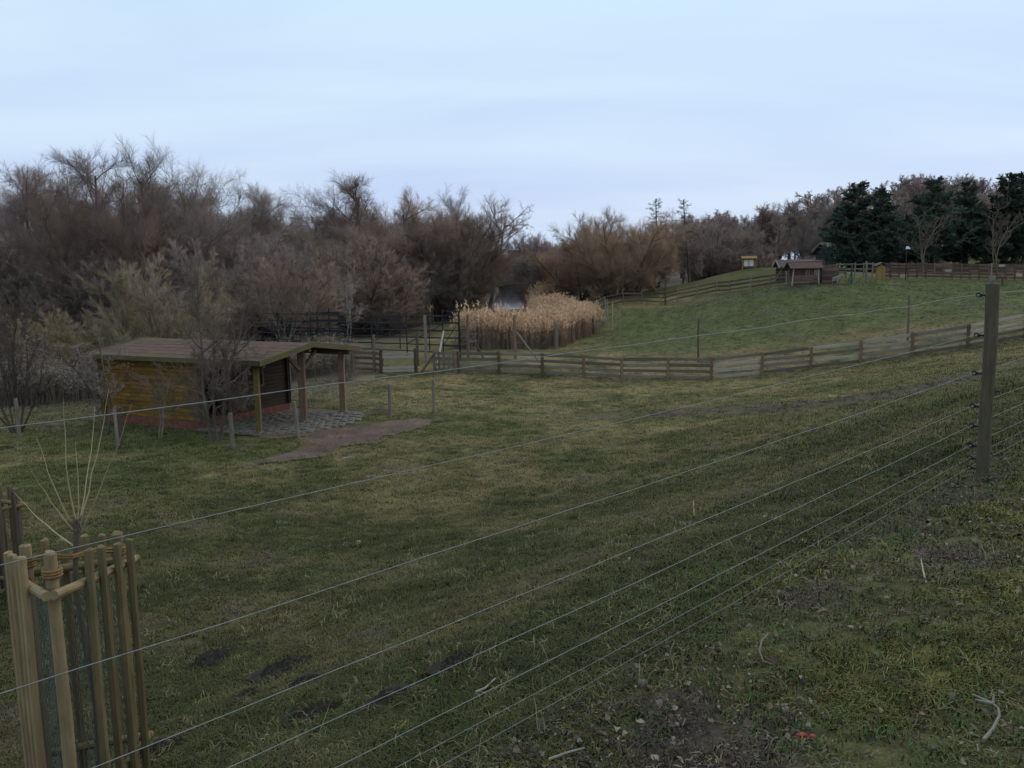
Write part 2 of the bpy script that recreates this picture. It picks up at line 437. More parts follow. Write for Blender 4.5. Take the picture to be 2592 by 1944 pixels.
def ground_tint(x, y):
    n1, n2, n3, n4 = fbm(x, y, 5.5, 21, 3), fbm(x, y, 1.5, 31, 3), fbm(x, y, .45, 41, 2), fbm(x, y, 14., 51, 2)
    g1, g2, dry = np.array([.058, .064, .022]), np.array([.094, .086, .033]), np.array([.195, .150, .072])
    k = sstep(.3, .7, n1 * .6 + n2 * .4)[:, None]
    c = g1 * (1 - k) + g2 * k
    # dry, grazed-off patches
    df = sstep(.50, .70, n2 * .55 + n4 * .45) * .75
    band = np.exp(-((y - 40) / 12.0) ** 2) * sstep(-10, -2, x) * (1 - sstep(9, 18, x))
    df = np.clip(df * (.45 + .55 * sstep(9, 26, y)) + .30 * sstep(12, 34, y) * (1 - sstep(60, 75, y)) * sstep(.2, .6, n2 * .5 + n3 * .5) + band * .45 * sstep(.25, .6, n2), 0, .9)
    for p in dry_p: df = np.maximum(df, .75 * np.exp(-((x - p.x) ** 2 / 7 + (y - p.y) ** 2 / 3)) * sstep(.3, .6, n3 * .5 + n2 * .5))
    c = c * (1 - df[:, None]) + dry * df[:, None]
    bb = np.exp(-((y - 49.5) / 4.5) ** 2) * sstep(-4, 2, x) * sstep(.25, .6, n2) * .7; c = c * (1 - bb[:, None]) + np.array([.17, .115, .062]) * bb[:, None]
    # the greener slope behind the rail fence and the lawn about the shed
    gr = sstep(50, 60, y + (n1 - .5) * 10) * sstep(4, 10, x + (n1 - .5) * 6) * (1 - sstep(80, 88, y)) * (.55 + .35 * sstep(.3, .6, n2))
    gr = np.maximum(gr, .75 * np.exp(-(((x + 9) / 9) ** 2 + ((y - 28.5) / 5) ** 2)))
    green = np.array([.056, .072, .023]) * (0.70 + .50 * n3[:, None] + .20 * n2[:, None])
    c = c * (1 - gr[:, None]) + green * gr[:, None]
    c = c * (.68 + .30 * sstep(8, 30, np.hypot(x, y)))[:, None] * np.array([1.06, 1.0, 1.0])  # darker near the camera: partly greener turf, partly lens vignetting put into the colour
    # trodden soil
    so = .85 * (1 - sstep(.5, 1.9, line_dist(x, y, mud_line))) * sstep(.30, .55, n2)
    for t in track_lines: so = np.maximum(so, .8 * (1 - sstep(.4, 1.3, line_dist(x, y, t))) * sstep(.25, .5, n2))
    so = np.maximum(so, .7 * np.exp(-((x - rack_p.x) ** 2 / 30 + (y - rack_p.y) ** 2 / 8)) * sstep(.2, .5, n2))
    so = np.maximum(so, .75 * sstep(.60, .70, n3 * .55 + n2 * .45) * sstep(.42, .56, n1))
    fb = line_dist(x, y, rail_line); so = np.maximum(so, .35 * (1 - sstep(.3, 1.0, fb)) * sstep(.3, .5, n3))
    soil = np.array([.072, .055, .044])
    c = c * (1 - so[:, None]) + soil * so[:, None]
    # brown floor of the wood and the banks
    fl = np.clip(sstep(33, 40, y - .25 * x * (x < 0)) * (1 - sstep(-9, -5, x)), 0, 1)
    fl = np.maximum(fl, sstep(112, 124, y) * (1 - sstep(-4, 0, -np.abs(x)) * 0))
    fl = np.clip(fl, 0, 1) * .85
    floor = np.array([.10, .08, .058]) * (.7 + .6 * n2[:, None])
    c = c * (1 - fl[:, None]) + floor * fl[:, None]
    # rough near side of the wire fence: litter, moss, earth
    nr = sstep(.35, -.25, fence_d(x, y) + (n2 - .5) * .7) * sstep(20, 14, np.hypot(x, y))
    ms = sstep(.50, .66, fbm(x, y, .9, 71, 3))[:, None]; er = sstep(.50, .68, fbm(x, y, .7, 81, 3))[:, None]
    rough = np.array([.082, .074, .030]) * (1 - ms) + np.array([.115, .100, .028]) * ms
    rough = rough * (1 - er) + np.array([.075, .056, .043]) * er
    c = c * (1 - nr[:, None]) + rough * nr[:, None]
    n5 = fbm(x, y, .22, 95, 2)[:, None]
    return np.clip(c * (.50 + .60 * n3[:, None] + .40 * n5), .004, 1)

def sinh_axis(lo, hi, n, c, a):
    t0, t1 = math.asinh((lo - c) / a), math.asinh((hi - c) / a)
    return c + a * np.sinh(np.linspace(t0, t1, n))
gx, gy = sinh_axis(-600, 600, 390, .5, 4.0), sinh_axis(-80, 1400, 460, 5.5, 4.5)
XX, YY = np.meshgrid(gx, gy); xx, yy = XX.ravel(), YY.ravel()
zz = H(xx, yy)
nx, ny = len(gx), len(gy)
ii = np.arange(nx * ny).reshape(ny, nx)
q = np.stack([ii[:-1, :-1], ii[:-1, 1:], ii[1:, 1:], ii[1:, :-1]], -1).reshape(-1, 4)
me = mesh_np('ground', np.c_[xx, yy, zz], q, smooth=True)
def set_tint(me, cols):
    a = me.attributes.new('tint', 'FLOAT_COLOR', 'POINT')
    a.data.foreach_set('color', np.c_[cols, np.ones(len(cols))].astype(np.float32).ravel())
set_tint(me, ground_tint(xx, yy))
def ground_mat(name, scale=1.0):
    m, nt, b = new_mat(name)
    at_ = nt.nodes.new('ShaderNodeAttribute'); at_.attribute_name = 'tint'
    geo = nt.nodes.new('ShaderNodeNewGeometry')
    n1 = noise_tex(nt, geo.outputs['Position'], 9 * scale, 6, .7); n2 = noise_tex(nt, geo.outputs['Position'], 60 * scale, 4, .7)
    k1 = ramp(nt, n1, [(.55, .55, .55), (1.45, 1.45, 1.45)], [.3, .7]); k2 = ramp(nt, n2, [(.6, .6, .6), (1.4, 1.4, 1.4)], [.3, .7])
    c = mixc(nt, 1.0, mixc(nt, 1.0, at_.outputs['Color'], k1, 'MULTIPLY'), k2, 'MULTIPLY')
    nt.links.new(c, b.inputs['Base Color']); b.inputs['Roughness'].default_value = .95; b.inputs['Specular IOR Level'].default_value = .1
    bump(nt, b, n1, .8, .05)
    return m
tag(mobj('ground', me, ground_mat('ground_cover')), kind='structure')

# the trodden earth path from the meadow to the shed: an irregular sheet that follows the ground
def sheet(name, outline, mat, step, lift, col, seed, group=None):
    poly = np.array([(p.x, p.y) for p in outline])
    x0, y0 = poly.min(0) - .3; x1, y1 = poly.max(0) + .3
    X, Y = np.meshgrid(np.arange(x0, x1, step), np.arange(y0, y1, step)); sh = X.shape
    x, y = X.ravel(), Y.ravel()
    wx = x + (fbm(x, y, .8, seed, 3) - .5) * 1.1; wy = y + (fbm(x, y, .8, seed + 5, 3) - .5) * 1.1
    ins = np.zeros(len(x), bool)
    for (ax, ay), (bx, by) in zip(poly, np.roll(poly, -1, 0)):
        c = ((ay > wy) != (by > wy)) & (wx < (bx - ax) * (wy - ay) / (by - ay + 1e-9) + ax); ins ^= c
    idx = np.arange(len(x)).reshape(sh); I = ins.reshape(sh)
    ok = I[:-1, :-1] & I[:-1, 1:] & I[1:, 1:] & I[1:, :-1]
    qd = np.stack([idx[:-1, :-1], idx[:-1, 1:], idx[1:, 1:], idx[1:, :-1]], -1)[ok]
    used, inv = np.unique(qd, return_inverse=True)
    z = H(x[used], y[used]) + lift
    me = mesh_np(name, np.c_[x[used], y[used], z], inv.reshape(-1, 4), smooth=True)
    n = fbm(x[used], y[used], .6, seed + 9, 3)[:, None]
    bl = I.astype(float)
    for _ in range(7):
        pd = np.pad(bl, 1, mode='edge'); bl = (pd[:-2, 1:-1] + pd[2:, 1:-1] + pd[1:-1, :-2] + pd[1:-1, 2:] + pd[1:-1, 1:-1]) / 5
    kk = np.clip((bl.ravel()[used] - .45) / .5 + (fbm(x[used], y[used], .35, seed + 3, 2) - .5) * .9, 0, 1)[:, None]
    set_tint(me, np.array(col) * (.55 + .9 * n) * kk + ground_tint(x[used], y[used]) * 1.1 * (1 - kk))
    return tag(mobj(name, me, mat), kind='structure')
path_outline = [G(*p) for p in ((905, 1078), (1000, 1062), (1080, 1061), (1165, 1064), (1100, 1077), (1010, 1102), (900, 1132), (800, 1160), (690, 1178), (600, 1190),
                                (590, 1176), (690, 1155), (770, 1130), (770, 1105), (640, 1112), (650, 1092), (780, 1088))]
sheet('path', path_outline, ground_mat('path_earth', 1.5), .09, .022, (.130, .084, .069), 5)

# the river
ry = np.concatenate([np.linspace(99, 200, 40), np.linspace(210, 655, 40)])
rv = []
for y in ry:
    rv += [(float(river_x(y)) - float(river_w(y)) - 2.6, y, WATER), (float(river_x(y)) + float(river_w(y)) + 2.6, y, WATER)]
m, nt, b = new_mat('river_water')
b.inputs['Base Color'].default_value = (.02, .022, .024, 1); b.inputs['Roughness'].default_value = .06; b.inputs['Specular IOR Level'].default_value = .6
geo = nt.nodes.new('ShaderNodeNewGeometry')
bump(nt, b, noise_tex(nt, geo.outputs['Position'], 1.6, 3, .5), .10, .05)
me = mesh_np('river', rv, [(2*i, 2*i+1, 2*i+3, 2*i+2) for i in range(len(ry)-1)])
tag(mobj('river', me, m), kind='structure')

# ------------------------------------------------------------------ scattering (uncountable stuff only)
def inst_mat(name, rough=.85, trans=0.0, vary=.25):
    m, nt, b = new_mat(name)
    a = nt.nodes.new('ShaderNodeAttribute'); a.attribute_type = 'INSTANCER'; a.attribute_name = 'tint'
    nt.links.new(a.outputs['Color'], b.inputs['Base Color'])
    b.inputs['Roughness'].default_value = rough; b.inputs['Specular IOR Level'].default_value = .15
    return m
def scatter(name, pts, rot, scl, idx, tint, protos, label, cat):
    pc = bpy.data.collections.new(name + '_pieces')
    for i, me in enumerate(protos):
        pc.objects.link(bpy.data.objects.new('%s_piece_%02d' % (name, i), me))
    me = bpy.data.meshes.new(name)
    me.vertices.add(len(pts)); me.vertices.foreach_set('co', np.asarray(pts, np.float32).ravel())
    def attr(n, t, dom, arr, key):
        a = me.attributes.new(n, t, 'POINT'); a.data.foreach_set(key, np.asarray(arr).ravel())
    attr('rot', 'FLOAT_VECTOR', 0, rot.astype(np.float32), 'vector'); attr('scl', 'FLOAT', 0, scl.astype(np.float32), 'value')
    attr('idx', 'INT', 0, idx.astype(np.int32), 'value'); set_tint(me, tint)
    o = bpy.data.objects.new(name, me); link(o)
    ng = bpy.data.node_groups.new(name, 'GeometryNodeTree')
    ng.interface.new_socket('Geometry', in_out='INPUT', socket_type='NodeSocketGeometry')
    ng.interface.new_socket('Geometry', in_out='OUTPUT', socket_type='NodeSocketGeometry')
    N, L = ng.nodes, ng.links
    gi, go = N.new('NodeGroupInput'), N.new('NodeGroupOutput')
    ci = N.new('GeometryNodeCollectionInfo'); ci.inputs['Collection'].default_value = pc
    ci.inputs['Separate Children'].default_value = True; ci.inputs['Reset Children'].default_value = True
    ip = N.new('GeometryNodeInstanceOnPoints'); ip.inputs['Pick Instance'].default_value = True
    def na(n, t):
        a = N.new('GeometryNodeInputNamedAttribute'); a.data_type = t; a.inputs['Name'].default_value = n
        return [s for s in a.outputs if s.enabled and s.name == 'Attribute'][0]
    L.new(gi.outputs[0], ip.inputs['Points']); L.new(ci.outputs[0], ip.inputs['Instance'])
    L.new(na('idx', 'INT'), ip.inputs['Instance Index']); L.new(na('rot', 'FLOAT_VECTOR'), ip.inputs['Rotation'])
    L.new(na('scl', 'FLOAT'), ip.inputs['Scale']); L.new(ip.outputs[0], go.inputs[0])
    md = o.modifiers.new('scatter', 'NODES'); md.node_group = ng
    return tag(o, label, cat, kind='stuff')
def blade_tuft(seed, n, rad, hgt, width, lean):
    r = np.random.default_rng(seed); V, T = [], []
    for i in range(n):
        a, d = r.uniform(0, 6.283), rad * math.sqrt(r.uniform()); x, y = d * math.cos(a), d * math.sin(a)
        ba, l, hh = r.uniform(0, 6.283), r.uniform(.2, 1) * lean, hgt * r.uniform(.45, 1.1)
        wx, wy = -math.sin(ba) * width / 2, math.cos(ba) * width / 2
        bx, by = math.cos(ba) * l * hh, math.sin(ba) * l * hh; b0 = len(V)
        V += [(x - wx, y - wy, -.01), (x + wx, y + wy, -.01), (x + bx * .45 + wx * .8, y + by * .45 + wy * .8, hh * .6), (x + bx * .45 - wx * .8, y + by * .45 - wy * .8, hh * .6),
              (x + bx * 1.3, y + by * 1.3, hh * (1 - .35 * l))]
        T += [(b0, b0 + 1, b0 + 2), (b0, b0 + 2, b0 + 3), (b0 + 3, b0 + 2, b0 + 4)]
    return mesh_np('tuft', V, None, T)
grass_m = inst_mat('grass_blade')
def in_poly(x, y, poly):
    ins = np.zeros(len(x), bool)
    for (ax, ay), (bx, by) in zip(poly, np.roll(poly, -1, 0)):
        c = ((ay > y) != (by > y)) & (x < (bx - ax) * (y - ay) / (by - ay + 1e-9) + ax); ins ^= c
    return ins
PATH_POLY = np.array([(p.x, p.y) for p in path_outline])
HE1 = np.array([math.cos(.484), -math.sin(.484)]); HE2 = np.array([math.sin(.484), math.cos(.484)])   # along and across the shed
def hut_ab(x, y): return (x - HUT[0]) * HE1[0] + (y - HUT[1]) * HE1[1], (x - HUT[0]) * HE2[0] + (y - HUT[1]) * HE2[1]
def on_paving(x, y):
    a, b = hut_ab(x, y)
    return ((a > -7.2) & (a < 0.4) & (b > -.35) & (b < 4.5)) | (((a - .2) / 1.5) ** 2 + ((b - 2.1) / 2.3) ** 2 < 1)
def sector(n, r0, r1, half=R(44)):
    a = RNG.uniform(-half, half, n); r = np.sqrt(RNG.uniform(r0 * r0, r1 * r1, n)); return r * np.sin(a), r * np.cos(a)
xs, ys, sc_ = [], [], []
for r0, r1, rho, s in ((1.2, 5, 420, .75), (5, 10, 240, .95), (10, 18, 110, 1.25), (18, 32, 46, 1.6), (32, 48, 20, 1.9), (48, 90, 11, 1.25)):
    n = int(rho * .5 * (r1 * r1 - r0 * r0) * 2 * R(44)); a, b_ = sector(n, r0, r1); xs.append(a); ys.append(b_); sc_.append(np.full(n, s))
x, y, s = np.concatenate(xs), np.concatenate(ys), np.concatenate(sc_)
d = fence_d(x, y); near = d < .1
keep = (~in_poly(x + RNG.normal(0, .38, len(x)), y + RNG.normal(0, .38, len(x)), PATH_POLY) | (RNG.uniform(size=len(x)) < .08)) & ~on_paving(x, y)
keep &= RNG.uniform(size=len(x)) < np.where(near, .45, .75 + .25 * sstep(.28, .5, fbm(x, y, 1.1, 61, 3)))
keep &= ~((x < 3) & (y > 49)) & ~((x < -7) & (y > 44)) & ~((y > 88) & (x < 6))
soil_k = 1 - sstep(.4, 1.7, line_dist(x, y, mud_line)); keep &= RNG.uniform(size=len(x)) > soil_k * .75
x, y, s, near = x[keep], y[keep], s[keep], near[keep]; n = len(x)
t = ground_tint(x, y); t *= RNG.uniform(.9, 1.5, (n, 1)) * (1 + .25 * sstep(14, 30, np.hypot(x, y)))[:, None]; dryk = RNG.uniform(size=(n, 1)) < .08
t = np.where(dryk, np.array([.21, .165, .085]) * RNG.uniform(.5, 1.1, (n, 1)), t); t[:, 1] *= RNG.uniform(.96, 1.12, n)
t = np.where(near[:, None] & (RNG.uniform(size=(n, 1)) < .35 * sstep(.45, .6, fbm(x, y, 1.0, 63, 2))[:, None]), np.array([.062, .094, .028]) * RNG.uniform(.7, 1.3, (n, 1)), t)
protos = [blade_tuft(i, 24, .095, .040, .0075, 2.0) for i in range(5)] + [blade_tuft(20 + i, 10, .05, .10, .006, .9) for i in range(2)]
for p_ in protos: p_.materials.append(grass_m)
idx = np.where(RNG.uniform(size=n) < .03 + .12 * near, RNG.integers(5, 7, n), RNG.integers(0, 5, n))
rot = np.c_[RNG.normal(0, .08, (n, 2)), RNG.uniform(0, 6.283, n)]
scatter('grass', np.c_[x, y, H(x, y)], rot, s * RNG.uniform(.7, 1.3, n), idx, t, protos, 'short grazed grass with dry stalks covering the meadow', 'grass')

# ------------------------------------------------------------------ trees
def norm(a): return a / (np.linalg.norm(a, axis=-1, keepdims=True) + 1e-9)
def tubes(pts, rad, k):
    """(n, s, 3) polylines to k-sided tubes"""
    n, s, _ = pts.shape
    d = np.empty_like(pts); d[:, 1:-1] = pts[:, 2:] - pts[:, :-2]; d[:, 0] = pts[:, 1] - pts[:, 0]; d[:, -1] = pts[:, -1] - pts[:, -2]
    d = norm(d); ref = np.where(np.abs(d[..., 2:3]) < .8, np.array([0, 0, 1.]), np.array([1., 0, 0]))
    a = norm(np.cross(d, ref)); b = np.cross(d, a)
    th = np.arange(k) * 2 * np.pi / k
    V = pts[:, :, None] + (a[:, :, None] * np.cos(th)[None, None, :, None] + b[:, :, None] * np.sin(th)[None, None, :, None]) * rad[:, :, None, None]
    i = np.arange(n)[:, None, None] * s * k; j = np.arange(s - 1)[None, :, None] * k; t = np.arange(k)[None, None]
    q0 = i + j + t; q1 = i + j + (t + 1) % k
    return V.reshape(-1, 3), np.stack([q0, q1, q1 + k, q0 + k], -1).reshape(-1, 4)
def cones(p0, p1, r):
    """one slim three-sided spike each"""
    n = len(p0); d = norm(p1 - p0); ref = np.where(np.abs(d[:, 2:3]) < .8, np.array([0, 0, 1.]), np.array([1., 0, 0]))
    a = norm(np.cross(d, ref)); b = np.cross(d, a); V = np.empty((n, 4, 3))
    for j in range(3):
        t = j * 2.0944; V[:, j] = p0 + (a * math.cos(t) + b * math.sin(t)) * r[:, None]
    V[:, 3] = p1; i = np.arange(n)[:, None] * 4
    return V.reshape(-1, 3), np.concatenate([i + np.array([[0, 1, 3]]), i + np.array([[1, 2, 3]]), i + np.array([[2, 0, 3]])])
def gen_tree(seed, stems, levels, twig, blade=False):
    """stems: (p, d, L, r, S, jitter, up) arrays; levels: dicts; twig: dict. Returns trunk mesh, crown mesh (unit: metres)"""
    r = np.random.default_rng(seed)
    def polyl(p, d, L, S, jit, up):
        pts = [p]; d = d.copy()
        for i in range(S):
            d = norm(d + r.normal(0, jit, d.shape) + np.array([0, 0, up])); p = p + d * (L / S)[:, None]; pts.append(p)
        return np.stack(pts, 1)
    p, d, L, rad, S, jit, up = stems
    parts = {'trunk': [], 'crown': []}
    lv = polyl(np.array(p, float), norm(np.array(d, float)), np.array(L, float), S, jit, up)
    rr = np.array(rad, float)[:, None] * np.linspace(1, .22, S + 1)[None] ** .9
    rr[:, 0] *= 1.25
    parts['trunk'].append(tubes(lv, rr, 7)); Ls = np.array(L, float)
    for li, l in enumerate(levels + [twig]):
        n, s = lv.shape[0], lv.shape[1]; c = l['n']; last = l is twig
        t = l['t0'] + (l['t1'] - l['t0']) * (np.arange(c)[None] + r.uniform(0, 1, (n, c))) / c
        f = t * (s - 1); i0 = np.minimum(f.astype(int), s - 2); w = (f - i0)[..., None]; ar = np.arange(n)[:, None]
        base = lv[ar, i0] * (1 - w) + lv[ar, i0 + 1] * w; dd = norm(lv[ar, i0 + 1] - lv[ar, i0])
        pr = rr[ar, i0] * (1 - w[..., 0]) + rr[ar, i0 + 1] * w[..., 0]
        perp = norm(np.cross(dd, r.normal(0, 1, dd.shape)))
        if 'flat' in l: perp[..., 2] *= l['flat']; perp = norm(perp)
        ang = np.radians(r.normal(l['ang'], l.get('angsd', 12), t.shape))[..., None]
        nd = norm(dd * np.cos(ang) + perp * np.sin(ang)); nL = Ls[:, None] * l['ratio'] * r.uniform(.72, 1.1, t.shape) * (1 - l.get('fall', .5) * t)
        base, nd, nL, pr = base.reshape(-1, 3), nd.reshape(-1, 3), nL.ravel(), pr.ravel()
        if 'minz' in l:
            ok = (base[:, 2] + nd[:, 2] * nL) > l['minz']; base, nd, nL, pr = base[ok], nd[ok], nL[ok], pr[ok]
        if last:
            nd = norm(nd + np.array([0, 0, l.get('up', 0)]))
            parts['crown'].append(('cone', cones(base, base + nd * np.clip(nL, .05, l.get('max', 9))[:, None], np.full(len(base), l['r']))))
        else:
            lv = polyl(base, nd, nL, l['S'], l['jit'], l['up'])
            r0 = np.minimum(pr * .75, np.maximum(nL * l['slim'], l.get('rmin', .006)))
            rr = r0[:, None] * np.linspace(1, .3, l['S'] + 1)[None]; Ls = nL
            tb = tubes(lv, rr, l.get('k', 4))
            (parts['trunk'] if li == 0 else parts['crown']).append(tb if li == 0 else ('tube', tb))
    def join(lst):
        V, Q, T, b = [], [], [], 0
        for e in lst:
            kind, (v, f) = e if isinstance(e[0], str) else ('tube', e)
            (T if kind == 'cone' else Q).append(f + b); V.append(v); b += len(v)
        return np.concatenate(V), (np.concatenate(Q) if Q else None), (np.concatenate(T) if T else None)
    out = [mesh_np('trunk', *join(parts['trunk']), smooth=True), mesh_np('crown', *join(parts['crown']))]
    top = max(lv[..., 2].max(), 1)
    return out[0], out[1], top
def one_stem(L, r, S=8, jit=.05, up=.06, lean=(0, 0)): return ([(0, 0, -.3)], [(lean[0], lean[1], 1)], [L], [r], S, jit, up)
def many_stems(n, seed, L, r, spread, S=6, jit=.08, up=.05, foot=.25):
    g = np.random.default_rng(seed); a = np.arange(n) * 6.283 / n + g.uniform(0, .8, n); sp = spread * g.uniform(.35, 1.1, n)
    return (np.c_[np.cos(a) * foot, np.sin(a) * foot, np.full(n, -.2)], np.c_[np.cos(a) * sp, np.sin(a) * sp, np.ones(n)], L * g.uniform(.75, 1.05, n), r * g.uniform(.6, 1.1, n), S, jit, up)
VAR = {}
def lvl(n, t0, t1, ang, ratio, S, jit, up, slim, **k): return dict(n=n, t0=t0, t1=t1, ang=ang, ratio=ratio, S=S, jit=jit, up=up, slim=slim, **k)
for i in range(3):   # upright bare trees with a clear stem
    VAR['upright%d' % i] = gen_tree(100 + i, one_stem(8.6, .17, 9, .05, .05), [
        lvl(24, .14, .99, 40, .36, 5, .10, .11, .018, fall=.45), lvl(10, .15, 1, 40, .52, 3, .14, .08, .012, fall=.05), lvl(8, .15, 1, 38, .60, 2, .15, .06, .008, k=3, rmin=.005, fall=.05)],
        dict(n=8, t0=.0, t1=1, ang=38, fall=.0, ratio=.95, r=.0043, up=.18, max=1.0))
for i in range(2):   # trees with several ascending limbs
    VAR['forked%d' % i] = gen_tree(130 + i, many_stems(5, 31 + i, 8.8, .14, .40, 8, .07, .05), [
        lvl(13, .18, 1, 38, .34, 4, .12, .09, .018, fall=.25), lvl(9, .15, 1, 40, .56, 3, .14, .07, .012, fall=.05), lvl(7, .15, 1, 38, .62, 2, .15, .05, .008, k=3, rmin=.005, fall=.05)],
        dict(n=7, t0=.0, t1=1, ang=38, fall=.0, ratio=.95, r=.0043, up=.16, max=1.0))
for i in range(3):   # dense round willows
    VAR['willow%d' % i] = gen_tree(160 + i, many_stems(9, 41 + i, 6.6, .14, .95, 7, .08, .05), [
        lvl(12, .10, 1, 46, .40, 4, .12, .08, .017, fall=.30), lvl(9, .1, 1, 42, .56, 3, .14, .08, .011, fall=.1), lvl(6, .1, 1, 36, .64, 2, .14, .09, .008, k=3, rmin=.005, fall=.05)],
        dict(n=12, t0=.0, t1=1, ang=34, fall=.0, ratio=1.0, r=.0046, up=.22, max=1.3))
VAR['spreading'] = gen_tree(190, one_stem(7.4, .22, 8, .05, .02, (.32, 0)), [   # a wide open crown on a leaning stem
        lvl(15, .28, 1, 56, .62, 7, .12, .03, .018, fall=.35), lvl(9, .25, 1, 46, .42, 4, .16, .03, .014), lvl(7, .2, 1, 44, .5, 3, .18, .02, .011, k=3, rmin=.008)],
        dict(n=6, t0=.2, t1=1, ang=40, ratio=.6, r=.007, max=.4))
for i in range(3):   # bushy shrubs
    VAR['shrub%d' % i] = gen_tree(210 + i, many_stems(12, 51 + i, 3.4, .045, .75, 5, .10, .06, .35), [
        lvl(9, .12, 1, 36, .45, 3, .15, .07, .014, fall=.4, rmin=.008), lvl(8, .1, 1, 36, .55, 2, .16, .06, .012, k=3, rmin=.006)],
        dict(n=20, t0=.02, t1=1, ang=30, ratio=1.05, r=.0052, up=.18, max=.75))
for i in range(2):   # thin young trees of a close wood
    VAR['young%d' % i] = gen_tree(230 + i, one_stem(9.6, .085, 9, .04, .05), [
        lvl(30, .10, .98, 42, .34, 4, .12, .10, .014, fall=.6, rmin=.012), lvl(12, .1, 1, 40, .5, 2, .15, .08, .012, k=3, rmin=.010)],
        dict(n=15, t0=.02, t1=1, ang=38, ratio=.85, r=.014, up=.14, max=.9))
VAR['larch'] = gen_tree(250, one_stem(10, .11, 9, .02, .05), [
        lvl(60, .2, .99, 74, .17, 3, .10, .06, .014, fall=.70, rmin=.010), lvl(8, .15, 1, 48, .5, 2, .15, .03, .014, k=3, rmin=.009)],
        dict(n=11, t0=.05, t1=1, ang=45, ratio=.9, r=.008, max=.5))
# dark conifers: a straight stem, tiers of boughs, sprays of needles
def conifer(seed, droop, wide, top_t=.99):
    return gen_tree(seed, one_stem(9.8, .17, 10, .012, .05), [
        lvl(84, .03, top_t, 74, wide, 4, .09, droop, .014, fall=.84, rmin=.012, flat=.6, minz=.1), lvl(13, .1, 1, 50, .40, 2, .14, .05, .014, flat=.8, k=3, rmin=.012, fall=.3)],
        dict(n=19, t0=.0, t1=1, ang=50, angsd=26, ratio=.7, r=.070, up=.25, max=.5))
VAR['conifer0'], VAR['conifer1'], VAR['conifer2'] = conifer(260, .06, .44), conifer(261, .10, .40), conifer(262, .05, .52)
# finer trees beside the shed
VAR['shed_tree'] = gen_tree(300, many_stems(3, 61, 5.2, .085, .30, 8, .10, .05, .12), [
        lvl(17, .18, 1, 48, .44, 5, .16, .05, .017, fall=.35), lvl(10, .12, 1, 44, .5, 3, .18, .04, .012), lvl(8, .1, 1, 42, .55, 2, .2, .03, .009, k=3, rmin=.004)],
        dict(n=9, t0=.05, t1=1, ang=38, ratio=.8, r=.0034, max=.4))
VAR['fan_tree'] = gen_tree(301, many_stems(7, 62, 4.6, .075, .62, 8, .08, .06, .06), [
        lvl(12, .25, 1, 36, .38, 5, .15, .06, .016, fall=.4), lvl(9, .12, 1, 40, .5, 3, .18, .05, .012), lvl(7, .1, 1, 40, .52, 2, .2, .03, .009, k=3, rmin=.004)],
        dict(n=8, t0=.1, t1=1, ang=38, ratio=.7, r=.0045, max=.3))
VAR['thin_tree'] = gen_tree(302, many_stems(2, 63, 4.4, .05, .25, 8, .12, .05, .06), [
        lvl(11, .25, 1, 48, .46, 5, .16, .06, .014, fall=.4), lvl(7, .2, 1, 44, .5, 3, .18, .04, .012), lvl(6, .1, 1, 42, .5, 2, .2, .02, .010, k=3, rmin=.004)],
        dict(n=5, t0=.1, t1=1, ang=40, ratio=.7, r=.004, max=.3))
VAR['pollard'] = gen_tree(303, one_stem(1.5, .16, 4, .03, .02), [
        lvl(22, .86, 1, 52, .95, 5, .06, .05, .010, fall=.0, rmin=.012), lvl(4, .3, 1, 30, .35, 2, .1, .05, .01, k=3, rmin=.005)],
        dict(n=3, t0=.2, t1=1, ang=30, ratio=.7, r=.004, max=.25))

def top_of(D, u, v): return P(u, v, D).z
def tree(name, var, u, D, vtop, label, cat='tree', group=None, crown='twig_brown', bark='bark', wide=1.0, rz=None, sink=0.0):
    p = at(u, D); tm, cm, hgt = VAR[var]
    s = max((top_of(D, u, vtop) - p.z + sink) / hgt, .1)
    rz = random.uniform(0, 6.283) if rz is None else rz
    o = bpy.data.objects.new(name, None); o.empty_display_size = .3
    link(o, None, Matrix.Translation((p.x, p.y, p.z - sink)) @ Matrix.Rotation(rz, 4, 'Z') @ Matrix.Diagonal((s * wide, s * wide, s, 1)))
    tag(o, label, cat, group)
    M = WM[o.name]
    for nm, me, mt in (('trunk', tm, bark), ('crown', cm, crown)):
        if len(me.materials) == 0: me.materials.append(M_['bark'])
        c = bpy.data.objects.new(nm, me); link(c, o, M)
        c.material_slots[0].link = 'OBJECT'; c.material_slots[0].material = M_[mt]
    return o

# --- beside the shed
tree('bare_tree', 'shed_tree', 548, 26.0, 640, 'bushy bare tree with a kinked trunk before the shed porch', crown='twig_dark', bark='bark', wide=.82, rz=.4)
tree('bare_tree', 'thin_tree', 405, 26.6, 905, 'small bare shrub with two pale stems before the yellow shed wall', crown='twig_brown', bark='bark_pale', wide=1.25, rz=1.0)
tree('bare_tree', 'thin_tree', 262, 27.4, 800, 'slender bare tree with crooked side limbs at the far corner of the shed', crown='twig_grey', bark='bark_dark', wide=1.5, rz=2.2)
tree('bare_tree', 'fan_tree', 42, 28.0, 745, 'dark bare tree with limbs fanning from a short trunk, by a grey post', crown='twig_dark', bark='bark_dark', wide=.8, rz=.3)
tree('pollard_tree', 'pollard', 866, 32.3, 905, 'low pollarded tree with a fan of thin shoots behind the shed porch', crown='twig_brown', bark='bark', wide=.9)
